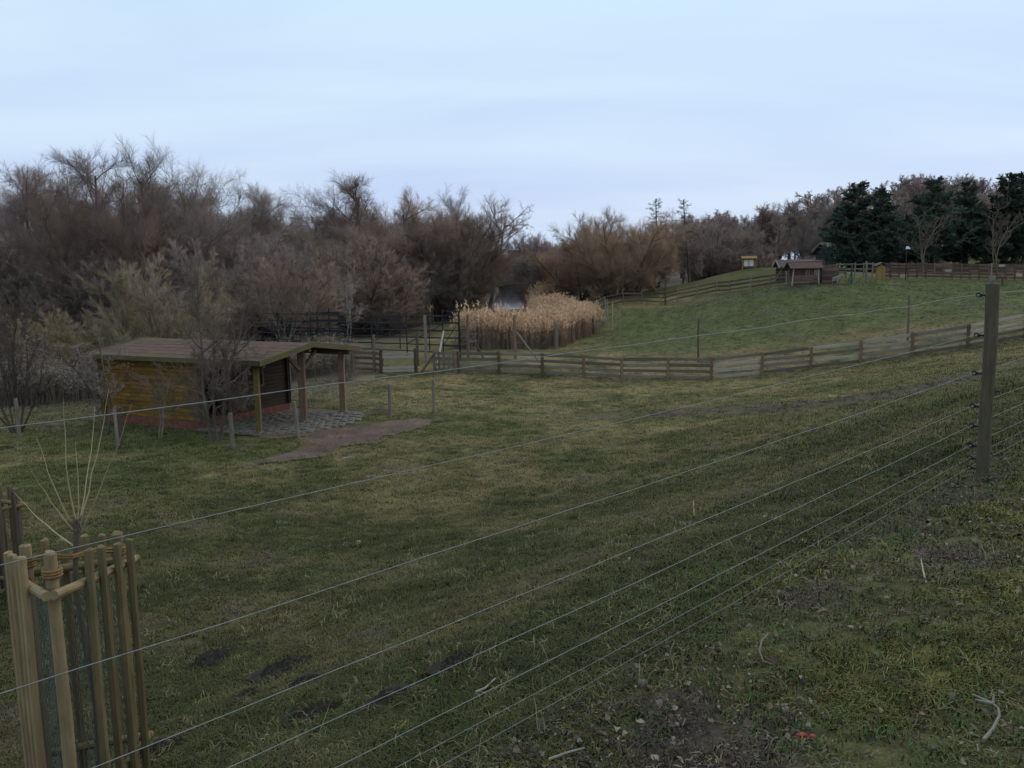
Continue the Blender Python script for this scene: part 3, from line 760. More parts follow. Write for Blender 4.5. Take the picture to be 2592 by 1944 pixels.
# --- shrubs and saplings behind the shed
for k_, a in enumerate((
    ('shrub0', 258, 40, 772, 'yellowish bare shrub behind the left end of the shed', 'twig_yellow', 1.25),
    ('shrub1', 425, 41, 625, 'tall olive brown thicket rising behind the shed roof', 'twig_olive', .85),
    ('shrub2', 100, 44, 775, 'dull olive shrub behind the fan-limbed tree', 'twig_olive', 1.1),
    ('shrub1', 620, 66, 690, 'grey brown thicket behind the left end of the metal pen', 'twig_brown', .9),
    ('shrub0', 330, 52, 738, 'ochre thicket between the yellowish shrub and the tall olive one', 'twig_olive', 1.1),
    ('shrub2', 20, 50, 715, 'dark twiggy thicket at the left edge of the picture', 'twig_dark', 1.0),
    ('shrub2', 760, 63, 640, 'brown thicket behind the metal pen', 'twig_brown', 1.1),
    ('shrub1', 985, 76, 668, 'dark red stemmed bush on the river bank beside pale reeds', 'twig_red', 1.15),
    ('shrub0', 930, 80, 690, 'second dark red bush just left of the larger one', 'twig_red', 1.0),
    ('shrub0', 540, 67, 700, 'low brown thicket behind the shed between two taller ones', 'twig_brown', 1.2))):
    tree('shrub', a[0], a[1], a[2], a[3], a[4], 'shrub', None, a[5], 'bark', a[6])
tree('sapling_tree', 'thin_tree', 880, 56, 640, 'pale stemmed sapling standing behind the metal pen rails', crown='twig_grey', bark='bark_pale', wide=.8)
tree('sapling_tree', 'fan_tree', 722, 60, 640, 'pale many-stemmed sapling in the thicket behind the pen', crown='twig_brown', bark='bark_pale', wide=.9)
# --- the wood on the left, single trees that stand out
for a in (
    ('upright0', 240, 84, 352, 'tall bare tree with twin tops over the left wood', 'twig_purple', 1.09),
    ('upright1', 372, 86, 345, 'tallest bare tree of the left wood, its top clear against the sky', 'twig_grey', 1.01),
    ('forked0', 462, 88, 372, 'bare fork-limbed tree right of the tallest one', 'twig_grey', 1.09),
    ('forked1', 540, 92, 400, 'grey bare tree at the right shoulder of the tall group', 'twig_grey', 1.01),
    ('upright2', 30, 84, 402, 'bare tree rising at the left edge of the wood', 'twig_purple', 1.01),
    ('upright0', 108, 90, 400, 'bare tree with upright limbs, second from the left edge', 'twig_grey', 1.09),
    ('upright1', 170, 86, 395, 'bare tree with upright limbs, third from the left edge', 'twig_purple', 0.94),
    ('willow0', 300, 74, 425, 'broad reddish brown willow below the tall bare trees', 'twig_brown', 0.80),
    ('willow1', 470, 78, 520, 'broad dusky bush willow beneath the fork-limbed tree', 'twig_purple', 1.16),
    ('upright2', 618, 96, 458, 'rounded bare tree where the wood steps down', 'twig_grey', 1.16),
    ('forked0', 695, 98, 470, 'bare tree with pale sky between its limbs', 'twig_grey', 1.16),
    ('forked1', 800, 99, 474, 'bare tree with a broad V of dark limbs', 'twig_purple', 1.16),
    ('upright0', 922, 90, 428, 'tall domed willow top over the middle of the wood', 'twig_brown', 1.38),
    ('willow2', 900, 86, 520, 'brown bushy willow under the tall domed top', 'twig_brown', 1.16),
    ('willow0', 1060, 92, 478, 'large dense brown willow left of the river', 'twig_brown', 1.13),
    ('willow1', 1160, 90, 520, 'dense brown willow overhanging the river bank', 'twig_brown', 0.90),
    ('upright1', 1172, 104, 462, 'narrow bare tree peering over the dense brown willow', 'twig_grey', 1.01),
    ('willow2', 1110, 96, 486, 'domed brown willow between the large dense one and the bank one', 'twig_brown', 1.1),
    ('willow1', 985, 94, 500, 'domed dusky willow right of the tall domed top', 'twig_purple', 1.1),
    ('willow2', 740, 80, 560, 'grey brown bush willow in front of the V-limbed tree', 'twig_grey', 1.23)):
    tree('bare_tree', a[0], a[1], a[2], a[3], a[4], 'tree', None, a[5], 'bark_dark' if a[0] != 'willow1' else 'bark', a[6])
tree('bare_tree', 'spreading', 1235, 96, 492, 'open-crowned bare tree leaning over the river, limbs dark against the sky', crown='twig_dark', bark='bark_dark', wide=.82, rz=0.0)
# --- its undergrowth and back rows, trees nothing tells apart
fill = []
for k_ in range(34):
    fill.append((random.choice(['upright0', 'upright1', 'upright2', 'forked0', 'forked1']), random.uniform(-160, 1180), random.uniform(98, 135)))
for v_, u_, D_ in fill:
    lim = 410 if u_ < 560 else 485
    tree('bare_tree', v_, u_, D_, lim + random.uniform(25, 85), 'bare grey-brown tree in the close back rows of the left wood', 'tree', 'trees of the left wood', random.choice(['twig_purple', 'twig_grey', 'twig_brown']), 'bark_dark', 1.15)
for k_ in range(40):
    u_, D_ = random.uniform(-150, 1120), random.uniform(67, 92)
    tree('shrub', random.choice(['shrub0', 'shrub1', 'shrub2']), u_, D_, random.uniform(575, 690), 'bare bush in the tangled undergrowth of the left wood', 'shrub', 'bushes of the left wood', random.choice(['twig_purple', 'twig_brown', 'twig_dark', 'twig_dark']), 'bark_dark', random.uniform(.9, 1.3))
# --- right of the river
for nm, a in (
    ('willow_tree', ('willow0', 1562, 96, 522, 'wide orange-brown willow with low limbs spreading from one foot', 'twig_orange', 1.02)),
    ('willow_tree', ('willow2', 1655, 101, 528, 'taller orange-brown willow beside the wide one', 'twig_orange', 0.90)),
    ('willow_tree', ('willow1', 1470, 104, 600, 'low russet willow left of the wide orange one', 'twig_orange', 1.23)),
    ('willow_tree', ('willow1', 1606, 106, 545, 'orange-brown willow filling the gap behind the wide and the taller one', 'twig_orange', 1.1)),
    ('willow_tree', ('willow2', 1530, 108, 560, 'russet willow behind the left half of the wide orange one', 'twig_orange', 1.0)),
    ('bare_tree', ('forked0', 1495, 112, 540, 'thin bare tree rising behind the low russet willow', 'twig_grey', 0.80)),
    ('bare_tree', ('larch', 1668, 112, 500, 'spindly dark treetop above the orange willows', 'twig_dark', 1.60)),
    ('bare_tree', ('larch', 1745, 106, 502, 'spindly dark tree with short side twigs right of the orange willows', 'twig_dark', 1.59)),
    ('bush_willow', ('willow1', 1395, 118, 580, 'dark purplish bush willow on the right river bank', 'twig_purple', 1.09)),
    ('bush_willow', ('willow2', 1440, 130, 578, 'purplish bush willow behind the darker one on the right bank', 'twig_purple', 1.01)),
    ('bush_willow', ('willow0', 1350, 150, 600, 'distant purplish bush where the right bank fades', 'twig_purple', 1.01)),
    ('bare_tree', ('willow1', 1790, 118, 540, 'dusky round tree behind the spindly dark one', 'twig_purple', 1.09)),
    ('bare_tree', ('young0', 1770, 100, 640, 'slim leaning bare sapling beside the hill fence', 'twig_grey', 1.01)),
    ('bare_tree', ('thin_tree', 2340, 92, 510, 'pale trunked bare tree forking in front of the conifers', 'twig_dark', 1.09)),
    ('bare_tree', ('thin_tree', 2521, 92, 500, 'pale trunked bare tree in front of the last conifers', 'twig_dark', 1.01))):
    tree(nm, a[0], a[1], a[2], a[3], a[4], 'tree', None, a[5], 'bark' if 'pale' in a[4] else 'bark_dark', a[6])
for a in (
    ('conifer0', 2158, 101, 458, 'dark conifer with a ragged double tip beside the white house wall', .95),
    ('conifer1', 2226, 99, 474, 'dark conifer with a slim tip, second from the white house wall', 1.0),
    ('conifer2', 2362, 103, 446, 'broadest dark conifer with a rounded top', .82),
    ('conifer0', 2446, 104, 456, 'dark conifer close right of the broadest one', .8),
    ('conifer1', 2544, 102, 438, 'tall dark conifer near the right edge', .95),
    ('conifer0', 2590, 104, 434, 'dark conifer cut by the right edge of the picture', .9),
    ('conifer2', 2290, 108, 540, 'low dark conifer in the gap behind the lamp pole', .8)):
    tree('conifer_tree', a[0], a[1], a[2], a[3], a[4], 'conifer', 'conifers on the hill', 'needles', 'bark_dark', a[5] * 1.26)
# the wood on the hill and the far banks, close rows that nothing tells apart
def hill_top(u):
    return float(np.interp(u, [1700, 1800, 1860, 1900, 1950, 2020, 2100, 2200, 2300, 2700], [556, 532, 542, 545, 516, 494, 476, 452, 442, 436]))
for k_ in range(130):
    u_ = random.uniform(1720, 2700); D_ = random.uniform(122, 175)
    if u_ < 1900: D_ = random.uniform(130, 190)
    tree('bare_tree', random.choice(['young0', 'young1', 'young0', 'upright1']), u_, D_, hill_top(u_) + random.uniform(-4, 26) + (0 if D_ > 130 else 25), 'thin bare tree in the close wood on the hill', 'tree', 'trees of the hill wood', random.choice(['twig_purple', 'twig_brown', 'twig_grey']), 'bark_dark', random.uniform(1.2, 1.65))
for k_ in range(30):
    u_ = random.uniform(1750, 2650); D_ = random.uniform(104, 130)
    tree('shrub', random.choice(['shrub0', 'shrub1', 'shrub2']), u_, D_, random.uniform(615, 660), 'bare bush at the foot of the hill wood', 'shrub', 'bushes of the hill wood', random.choice(['twig_purple', 'twig_brown']), 'bark_dark', 1.3)
for k_ in range(40):
    side = -1 if k_ % 2 else 1; D_ = random.uniform(130, 330)
    x_ = float(river_x(D_)) + side * (float(river_w(D_)) + 4 + random.uniform(0, 16) + (D_ - 130) * .02)
    u_ = CX + x_ / D_ * F
    tree('bush_willow', random.choice(['willow0', 'willow1', 'willow2', 'shrub1']), u_, D_, random.uniform(600, 650), 'hazy bare tree along the far reach of the river', 'tree', 'trees along the far river', 'twig_purple', 'bark_dark', 1.0)
for k_ in range(34):
    u_ = 1170 + k_ * 9; D_ = random.uniform(300, 410)
    tree('bare_tree', random.choice(['willow0', 'willow1', 'upright0']), u_, D_, random.uniform(636, 655), 'tree in the far row that closes the river valley', 'tree', 'far row closing the valley', 'twig_purple', 'bark_dark', 1.4)

# ------------------------------------------------------------------ reeds
reed_m = inst_mat('reed_straw'); 
def reed_clump(seed, n, hgt, rad, stem_mat, top_mat, leaves=4, plume=True):
    r = np.random.default_rng(seed); V, T, mi = [], [], []
    def tri(a, b, c, m):
        k = len(V); V.extend([a, b, c]); T.append((k, k + 1, k + 2)); mi.append(m)
    for i in range(n):
        a, d = r.uniform(0, 6.283), rad * math.sqrt(r.uniform()); b = np.array([d * math.cos(a), d * math.sin(a), -.05])
        L = hgt * r.uniform(.72, 1.08); ln = r.normal(0, .07, 2); tip = b + np.array([ln[0] * L, ln[1] * L, L]); w = .011
        dv = np.array([math.cos(a + 1.5), math.sin(a + 1.5), 0]) * w; ev = np.array([-dv[1], dv[0], 0])
        for p, q_ in ((dv, -dv), (ev, -ev)): tri(b + p, b + q_, tip, 0)
        for j in range(leaves):
            t = r.uniform(.35, .93); p = b + (tip - b) * t; la = r.uniform(0, 6.283); ll = r.uniform(.25, .55)
            e = p + np.array([math.cos(la) * ll * .8, math.sin(la) * ll * .8, r.uniform(-.25, .3) * ll]); wv = np.array([-math.sin(la), math.cos(la), 0]) * .011
            tri(p + wv, p - wv, e, 1)
        if plume:
            da = r.uniform(0, 6.283)
            for j in range(6):
                p = b + (tip - b) * r.uniform(.88, .99); e = p + np.array([math.cos(da) * .13, math.sin(da) * .13, .12]) * r.uniform(.5, 1.3) + r.normal(0, .035, 3)
                wv = r.normal(0, .022, 3); tri(p + wv, p - wv, e, 1)
    me = mesh_np('reed_clump', V, None, T); me.materials.append(stem_mat); me.materials.append(top_mat)
    me.polygons.foreach_set('material_index', np.array(mi, np.int32)); return me
plain('reed_stem', (.30, .205, .155), .3, 3, .9); plain('reed_top', (.62, .41, .26), .3, 5, .9)
plain('reed_stem_grey', (.20, .16, .125), .3, 3, .9); plain('reed_top_grey', (.30, .24, .18), .3, 5, .9)
rp = [reed_clump(400 + i, 7, 2.5, .22, M_['reed_stem'], M_['reed_top'], 5) for i in range(4)]
def poly_fill(outline, n):
    poly = np.array(outline); lo, hi = poly.min(0), poly.max(0); X = RNG.uniform(lo, hi, (n * 6, 2)); X = X[in_poly(X[:, 0], X[:, 1], poly)]
    return X[:n, 0], X[:n, 1]
def reed_bed(name, outline, n, protos, label, smin, smax, dens=None):
    x, y = poly_fill(outline, n)
    kp = RNG.uniform(size=len(x)) < .25 + sstep(.25, .5, fbm(x, y, 2.2, 78, 2)); x, y = x[kp] + RNG.normal(0, .35, kp.sum()), y[kp] + RNG.normal(0, .5, kp.sum())
    k = len(x); s = RNG.uniform(smin, smax, k) * (.62 + .75 * fbm(x, y, 2.6, 77, 3)) * (1 - .28 * sstep(62, 80, y) * (y < 95))
    return scatter(name, np.c_[x, y, H(x, y)], np.c_[RNG.normal(0, .05, (k, 2)), RNG.uniform(0, 6.28, k)], s, RNG.integers(0, len(protos), k), np.full((k, 3), .2), protos, label, 'reeds')
gp = lambda u, D: (at(u, D).x, D)
reed_bed('reeds', [gp(1172, 56.5), gp(1300, 58.5), gp(1400, 61), gp(1455, 66), gp(1512, 71), gp(1502, 78), gp(1440, 84), gp(1400, 88), gp(1352, 92), gp(1345, 78), gp(1305, 66), gp(1175, 61)],
         5200, rp, 'tawny dry reeds with feathery plumes before the river', .64, .86)
reed_bed('reeds', [gp(1172, 56.5), gp(1300, 58.5), gp(1400, 61), gp(1455, 66), gp(1512, 71), gp(1500, 76), gp(1400, 78), gp(1350, 74), gp(1305, 65), gp(1175, 61)], 420, [reed_clump(440 + i, 2, 2.6, .3, M_['reed_stem'], M_['reed_top'], 3) for i in range(4)], 'stray taller reed stalks nodding over the tawny reed bed', .85, 1.1)
reed_bed('reeds', [gp(1340, 100), gp(1390, 100), gp(1412, 120), gp(1375, 150), gp(1345, 170), gp(1338, 140)], 1500, rp, 'dull tawny reeds along the right bank of the river', .8, 1.0)
reed_bed('reeds', [gp(1010, 82), gp(1075, 80), gp(1080, 86), gp(1020, 88)], 220, rp, 'small pale clump of reeds beside the dark red bush', .9, 1.2)
gq = [reed_clump(420 + i, 8, 1.7, .3, M_['reed_stem_grey'], M_['reed_top_grey'], 6, False) for i in range(3)]
reed_bed('reeds', [gp(-60, 34.5), gp(130, 35), gp(300, 37), gp(560, 40), gp(860, 46.5), gp(880, 50), gp(560, 46), gp(250, 42), gp(-60, 40)], 2600, gq, 'grey dead reeds and stalks along the ditch behind the shed', .65, 1.05)

# ------------------------------------------------------------------ the open-sided shed
hz = h1(*(HUT + HE2 * 2)) ; HYAW = -.484
hut = thing('field_shed', (HUT[0], HUT[1], hz), 'low wooden shed with yellow board wall, red plinth and open porch', 'shed', rz=HYAW)
HM = WM[hut.name]
def hp(a, b, c): return HM @ Vector((a, b, c))
WL_, WR_, GW, HE_, HRD = -6.95, -2.55, 4.13, 2.25, 2.62      # room from WL_ to WR_, width, eave and ridge heights
xf = lambda lo, hi: None
MB().box(((WL_ + WR_) / 2, GW / 2, -.15), (WR_ - WL_ + .12, GW + .12, .72)).build('plinth', M_['brick_red'], hut, HM)
NB = 15; bh = (HE_ - .10 - .21) / NB
for i in range(NB):
    z = .215 + bh * (i + .5)
    board('plank', hp(WL_ - .12, 0, z), hp(WR_ + .12, 0, z), .055, bh - .008, M_['yellow_board'], hut)
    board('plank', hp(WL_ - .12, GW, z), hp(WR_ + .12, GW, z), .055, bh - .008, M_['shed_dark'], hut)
    board('plank', hp(WL_, -.12, z), hp(WL_, GW + .12, z), .055, bh - .008, M_['yellow_board'], hut)
    if i < 12:
        if 6 <= i <= 11:
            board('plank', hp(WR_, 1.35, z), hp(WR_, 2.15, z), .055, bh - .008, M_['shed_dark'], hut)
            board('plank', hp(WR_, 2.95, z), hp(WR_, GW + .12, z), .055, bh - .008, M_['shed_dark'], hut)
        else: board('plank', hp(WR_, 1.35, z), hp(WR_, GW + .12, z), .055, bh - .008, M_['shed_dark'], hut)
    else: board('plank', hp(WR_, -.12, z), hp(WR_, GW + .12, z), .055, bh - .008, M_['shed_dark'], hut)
for p_ in ((WL_, .0), (WR_, .0), (WR_, GW), (WL_, GW)):
    board('corner_post', hp(p_[0] + (.12 if p_[0] == WR_ else -.12) * .55, p_[1] - .08 if p_[1] == 0 else p_[1] + .08, .2), hp(p_[0] + (.12 if p_[0] == WR_ else -.12) * .55, p_[1] - .08 if p_[1] == 0 else p_[1] + .08, HE_ - .08), .13, .13, M_['brown_wood' if p_ == (WR_, 0) else 'dark_wood'], hut)
wz0, wz1 = .215 + bh * 6, .215 + bh * 12
fr = MB()
for (b0, b1, z0, z1) in ((2.13, 2.97, wz0, wz0 + .06), (2.13, 2.97, wz1 - .06, wz1), (2.13, 2.19, wz0 + .06, wz1 - .06), (2.91, 2.97, wz0 + .06, wz1 - .06), (2.53, 2.57, wz0 + .06, wz1 - .06)):
    fr.box((WR_, (b0 + b1) / 2, (z0 + z1) / 2), (.09, b1 - b0, z1 - z0))
win = fr.build('window', M_['brown_wood'], hut, HM)
MB().box((WR_, 2.55, (wz0 + wz1) / 2), (.012, .72, wz1 - wz0 - .12)).build('pane', M_['glass'], win, HM)
dr = MB().box((WR_ + .03, 1.30, 1.05), (.09, .09, 1.75)); dr.box((WR_ + .03, .12, 1.05), (.09, .09, 1.75)); dr.box((WR_ + .03, .71, 1.97), (.09, 1.27, .09))
dr.build('door_frame', M_['brown_wood'], hut, HM)
MB().box(((WL_ + WR_) / 2, GW / 2, .2325), (WR_ - WL_ - .1, GW - .1, .035)).build('room_floor', M_['shed_dark'], hut, HM)
# porch posts and braces
for b_, mt, rr_ in ((.0, 'yellow_post', .075), (GW / 2, 'brown_wood', .11), (GW, 'brown_wood', .10)):
    top = HE_ - .08 if b_ != GW / 2 else HRD - .16
    pp = board('post', hp(0, b_, .02), hp(0, b_, top), rr_ * 2, rr_ * 2, M_[mt], hut)
    MB().box((0, b_, -.10), (rr_ * 2 + .05, rr_ * 2 + .05, .36)).build('post_foot', M_['stone'], hut, HM)
for s_ in (-1, 1):
    board('brace', hp(0, GW / 2 + s_ * .09, 1.75), hp(0, GW / 2 + s_ * .72, HRD - .30), .1, .1, M_['brown_wood'], hut)
board('beam', hp(WR_ + .1, 0, HE_ - .12), hp(.35, 0, HE_ - .12), .1, .14, M_['yellow_post'], hut)
board('beam', hp(WR_ + .1, GW, HE_ - .12), hp(.35, GW, HE_ - .12), .1, .14, M_['brown_wood'], hut)
board('beam', hp(WL_, GW / 2, HRD - .17), hp(.4, GW / 2, HRD - .17), .12, .16, M_['brown_wood'], hut)
# roof: two shallow slopes of overlapping felt courses
RL, RR_, OV = -7.28, .50, .32
def slope_pt(t, side):  # t 0 ridge .. 1 eave
    b0 = GW / 2; b1 = -OV if side < 0 else GW + OV; ez = HE_ + .02
    return b0 + (b1 - b0) * t, HRD + .03 + (ez - HRD) * t
m, nt, b = new_mat('roof_felt')
v_ = obj_vec(nt); n1 = noise_tex(nt, v_, 2.4, 8, .78); n2 = noise_tex(nt, v_, 26, 3, .7)
c = ramp(nt, n1, [(.036, .025, .019), (.105, .056, .040), (.105, .085, .045)], [.3, .5, .72])
nt.links.new(mixc(nt, 1.0, c, ramp(nt, n2, [(.7, .7, .7), (1.3, 1.3, 1.3)], [.3, .7]), 'MULTIPLY'), b.inputs['Base Color']); b.inputs['Roughness'].default_value = .95
bump(nt, b, n2, .6, .01)
for side in (-1, 1):
    rb = MB(); y0, z0 = slope_pt(0, side); y1, z1 = slope_pt(1, side)
    rb.add([(RL, y0, z0 - .05), (RR_, y0, z0 - .05), (RR_, y1, z1 - .05), (RL, y1, z1 - .05), (RL, y0, z0 - .015), (RR_, y0, z0 - .015), (RR_, y1, z1 - .015), (RL, y1, z1 - .015)],
           [(0, 1, 2, 3), (7, 6, 5, 4), (0, 4, 5, 1), (1, 5, 6, 2), (2, 6, 7, 3), (3, 7, 4, 0)])
    ro = rb.build('roof', M_['shed_dark'], hut, HM)
    for i in range(6):
        t0, t1 = i / 6, (i + 1.06) / 6
        (ya, za), (yb, zb) = slope_pt(t0, side), slope_pt(min(t1, 1.005), side); m_ = MB(); nseg = 12
        rnd = random.Random(i + side * 50); vs = []
        for j in range(nseg + 1):
            x_ = RL - .03 + (RR_ - RL + .06) * j / nseg; dz = rnd.uniform(0, .006)
            vs += [(x_, ya, za), (x_, yb, zb + .002 + dz), (x_, yb, zb + .0005)]
        fs = []
        for j in range(nseg): k_ = j * 3; fs += [(k_, k_ + 3, k_ + 4, k_ + 1), (k_ + 1, k_ + 4, k_ + 5, k_ + 2)]
        m_.add(vs, fs).build('felt_course', M_['roof_felt'], ro, HM)
    y1b, z1b = slope_pt(1.0, side)
    for xx_ in (RL - .035, RR_ + .035):
        e0, e1_ = slope_pt(0, side), slope_pt(1.03, side)
        board('fascia', hp(xx_, e0[0], e0[1] - .06), hp(xx_, e1_[0], e1_[1] - .06), .035, .18, M_['fascia'], hut)
    board('fascia', hp(RL, y1b + side * .03, z1b - .075), hp(RR_, y1b + side * .03, z1b - .075), .035, .16, M_['fascia'], hut)

# cobbles under and beside the porch
pav_pts = []
na_, nb_ = 0, 0
rowh, colw = .2, .27
for ib in range(-2, 24):
    for ia in range(-10, 8):
        a_ = ia * colw + (ib % 2) * colw / 2; b_ = ib * rowh
        inside = (-2.5 < a_ < .35 and -.32 < b_ < 4.45) or (((a_ - .2) / 1.45) ** 2 + ((b_ - 2.1) / 2.2) ** 2 < 1)
        if inside: pav_pts.append((a_, b_))
pbed = MB(); q_ = [hp(a_, b_, 0) for a_, b_ in ((-2.6, -.4), (.5, -.4), (1.35, .6), (1.6, 2.1), (1.35, 3.6), (.4, 4.5), (-2.6, 4.5))]
ctr = hp(-.6, 2.1, 0); pv = [Vector((ctr.x, ctr.y, h1(ctr.x, ctr.y) + .03))]; ring = []
for i in range(len(q_)):
    for k_ in range(4):
        p_ = q_[i].lerp(q_[(i + 1) % len(q_)], k_ / 4); ring.append(p_)
for fr_ in (.35, .7, 1.0):
    for p_ in ring:
        x_, y_ = ctr.x + (p_.x - ctr.x) * fr_, ctr.y + (p_.y - ctr.y) * fr_; pv.append(Vector((x_, y_, h1(x_, y_) + .03)))
n_ = len(ring); fs = [(0, 1 + i, 1 + (i + 1) % n_) for i in range(n_)]
for k_ in range(2): fs += [(1 + k_ * n_ + i, 1 + (k_ + 1) * n_ + i, 1 + (k_ + 1) * n_ + (i + 1) % n_, 1 + k_ * n_ + (i + 1) % n_) for i in range(n_)]
pave = MB().add(pv, fs).build('paving', plain('paving_dirt', (.10, .074, .062), .4, 6, .95, bmp=.6), None, None)
tag(pave, 'grey cobbled floor under and beside the shed porch', None, None, 'structure')
stones = []
for i in range(5):
    rnd = random.Random(i); m_ = MB(); hx, hy = colw * .45, rowh * .43
    base = [(-hx, -hy), (0, -hy * 1.06), (hx, -hy), (hx * 1.04, 0), (hx, hy), (0, hy * 1.05), (-hx, hy), (-hx * 1.03, 0)]
    base = [(x_ * rnd.uniform(.9, 1.03), y_ * rnd.uniform(.9, 1.03)) for x_, y_ in base]
    vs = [(x_, y_, -.05) for x_, y_ in base] + [(x_, y_, .012) for x_, y_ in base] + [(x_ * .8, y_ * .78, .03 + rnd.uniform(-.004, .004)) for x_, y_ in base]
    fs = [(j + l * 8, (j + 1) % 8 + l * 8, (j + 1) % 8 + 8 + l * 8, j + 8 + l * 8) for l in range(2) for j in range(8)] + [tuple(range(16, 24))]
    stones.append(m_.add(vs, fs).mesh('cobblestone')); stones[-1].materials.append(M_['cobble'])
pav_pts = pav_pts[:300] if len(pav_pts) <= 300 else sorted(pav_pts, key=lambda p: p[1] - .3 * p[0])[:300] + []
for a_, b_ in pav_pts:
    p_ = hp(a_ + random.uniform(-.03, .03), b_ + random.uniform(-.025, .025), 0)
    mobj('cobblestone', random.choice(stones), None, pave, Matrix.Translation((p_.x, p_.y, h1(p_.x, p_.y) + .03 + random.uniform(-.026, .008))) @ Matrix.Rotation(HYAW + random.uniform(-.16, .16), 4, 'Z') @ Matrix.Rotation(random.uniform(-.04, .04), 4, 'X'))

# short grey posts round the shed
for u_, v0, v1, D_, lab in ((300, 1030, 1130, 25.6, 'split grey post before the left part of the yellow wall'), (590, 1047, 1155, 24.8, 'flat-topped grey post beside the kinked bare tree'),
                      (757, 1017, 1114, 26.2, 'slanting grey post before the open porch'), (987, 973, 1061, 29.4, 'dark grey post at the bend of the earth path'),
                      (1099, 961, 1037, 31.0, 'outermost grey post of the shed enclosure, right of the path'), (50, 1010, 1103, 27.0, 'grey post beside the trunk of the fan-limbed tree')):
    g_ = at(u_, D_); top = P(u_, v0, D_).z
    o = thing('wooden_post', g_, lab, 'post', 'posts round the shed')
    tilt = .12 if 'slanting' in lab else random.uniform(-.03, .03)
    pole('shaft', g_ - Vector((0, 0, .3)), Vector((g_.x - tilt * .8, g_.y, top)), .062, M_['grey_wood'], o, .058)
    if 'split' in lab: pole('split_half', g_ + Vector((.09, .02, -.3)), Vector((g_.x + .10, g_.y + .02, top - .03)), .05, M_['dark_wood'], o, .05)

# ------------------------------------------------------------------ rail fence across the meadow
def jit(a): return random.uniform(-a, a)
def rail_fence(name, label, posts, rails, pmat, rmat, pr=.075, group=None, rw=.13, pale=(), ph=1.15, skip=()):
    """posts: (u, D) feet; rails: heights"""
    ps = [at(u, D) if not isinstance(u, Vector) else u for u, D in posts]
    o = thing(name, ps[0], label, 'fence', group)
    for p in ps:
        pole('post', p - Vector((0, 0, .25)), p + Vector((jit(.03), jit(.03), ph + jit(.04))), pr, M_[pmat], o, pr * .95, 8)
    for i, (a, b) in enumerate(zip(ps[:-1], ps[1:])):
        if i in skip: continue
        n = Vector((b.y - a.y, a.x - b.x, 0)).normalized() * (-pr - .01)
        if n.y < 0: n = -n
        for j, hh in enumerate(rails):
            mt = rmat if (i, j) not in pale else 'pale_rail'
            e = (b - a).normalized() * .08
            board('rail', a + n - e + Vector((0, 0, hh + jit(.025))), b + n + e + Vector((0, 0, hh + jit(.025))), .032, rw * random.uniform(.9, 1.1), M_[mt], o)
    return o
rf_posts = [(1160, 46), (1264, 46), (1373, 46), (1477, 45.8), (1574, 45.3), (1690, 45), (1800, 44.5), (1929, 44), (2051, 43.5), (2178, 43), (2309, 42), (2449, 41), (2596, 40), (2760, 39)]
rail_fence('rail_fence', 'long weathered rail fence running across the meadow and up to the right', rf_posts, (.13, .43, .73, 1.03), 'brown_wood', 'rail_wood', .085, None, .155,
           {(6, 1), (6, 0), (6, 2), (8, 3), (8, 1), (9, 3), (9, 2), (11, 3), (11, 2), (12, 3), (12, 2)})
rail_fence('rail_fence', 'short grey board fence with taller posts left of the field gate', [(893, 47), (948, 46.8), (966, 46.5)], (.12, .42, .72, 1.0), 'grey_wood', 'red_wood', .08, None, .14)
# the field gate and its brace
gA, gB = at(966, 46.4), at(1053, 46.3)
o = thing('field_gate', gA.lerp(gB, .5), 'field gate of pale boards between two stout posts', 'gate')
for p in (gA, gB): pole('post', p - Vector((0, 0, .3)), p + Vector((0, 0, 1.25)), .11, M_['dark_wood'], o, .10)
for hh, mt in ((.14, 'pale_wood'), (.30, 'pale_wood'), (.86, 'pale_wood'), (1.02, 'pale_wood')):
    board('plank', gA + Vector((.08, -.1, hh)), gB + Vector((-.08, -.1, hh)), .03, .12, M_[mt], o)
gC, gD = at(1100, 46.2), at(1150, 46.0)
o = thing('wicket_gate', gC.lerp(gD, .5), 'small board gate with pale bottom bracket right of the field gate', 'gate')
for p in (gC, gD): pole('post', p - Vector((0, 0, .3)), p + Vector((0, 0, 1.2)), .08, M_['grey_wood'], o, .08)
for hh in (.18, .48, .78, 1.06): board('plank', gC + Vector((.06, -.09, hh)), gD + Vector((-.06, -.09, hh)), .03, .15, M_['grey_wood'], o)
for k_ in (.25, .5, .75):
    p = gC.lerp(gD, k_); board('upright', p + Vector((0, -.13, .1)), p + Vector((0, -.13, 1.14)), .03, .1, M_['grey_wood'], o)
o = thing('brace_pole', at(1065, 46.4), 'slanting brace leaning on the wicket gate post', 'brace')
pole('shaft', at(1063, 46.4) - Vector((0, 0, .1)), gC + Vector((0, -.1, 1.02)), .07, M_['brown_wood'], o, .06)

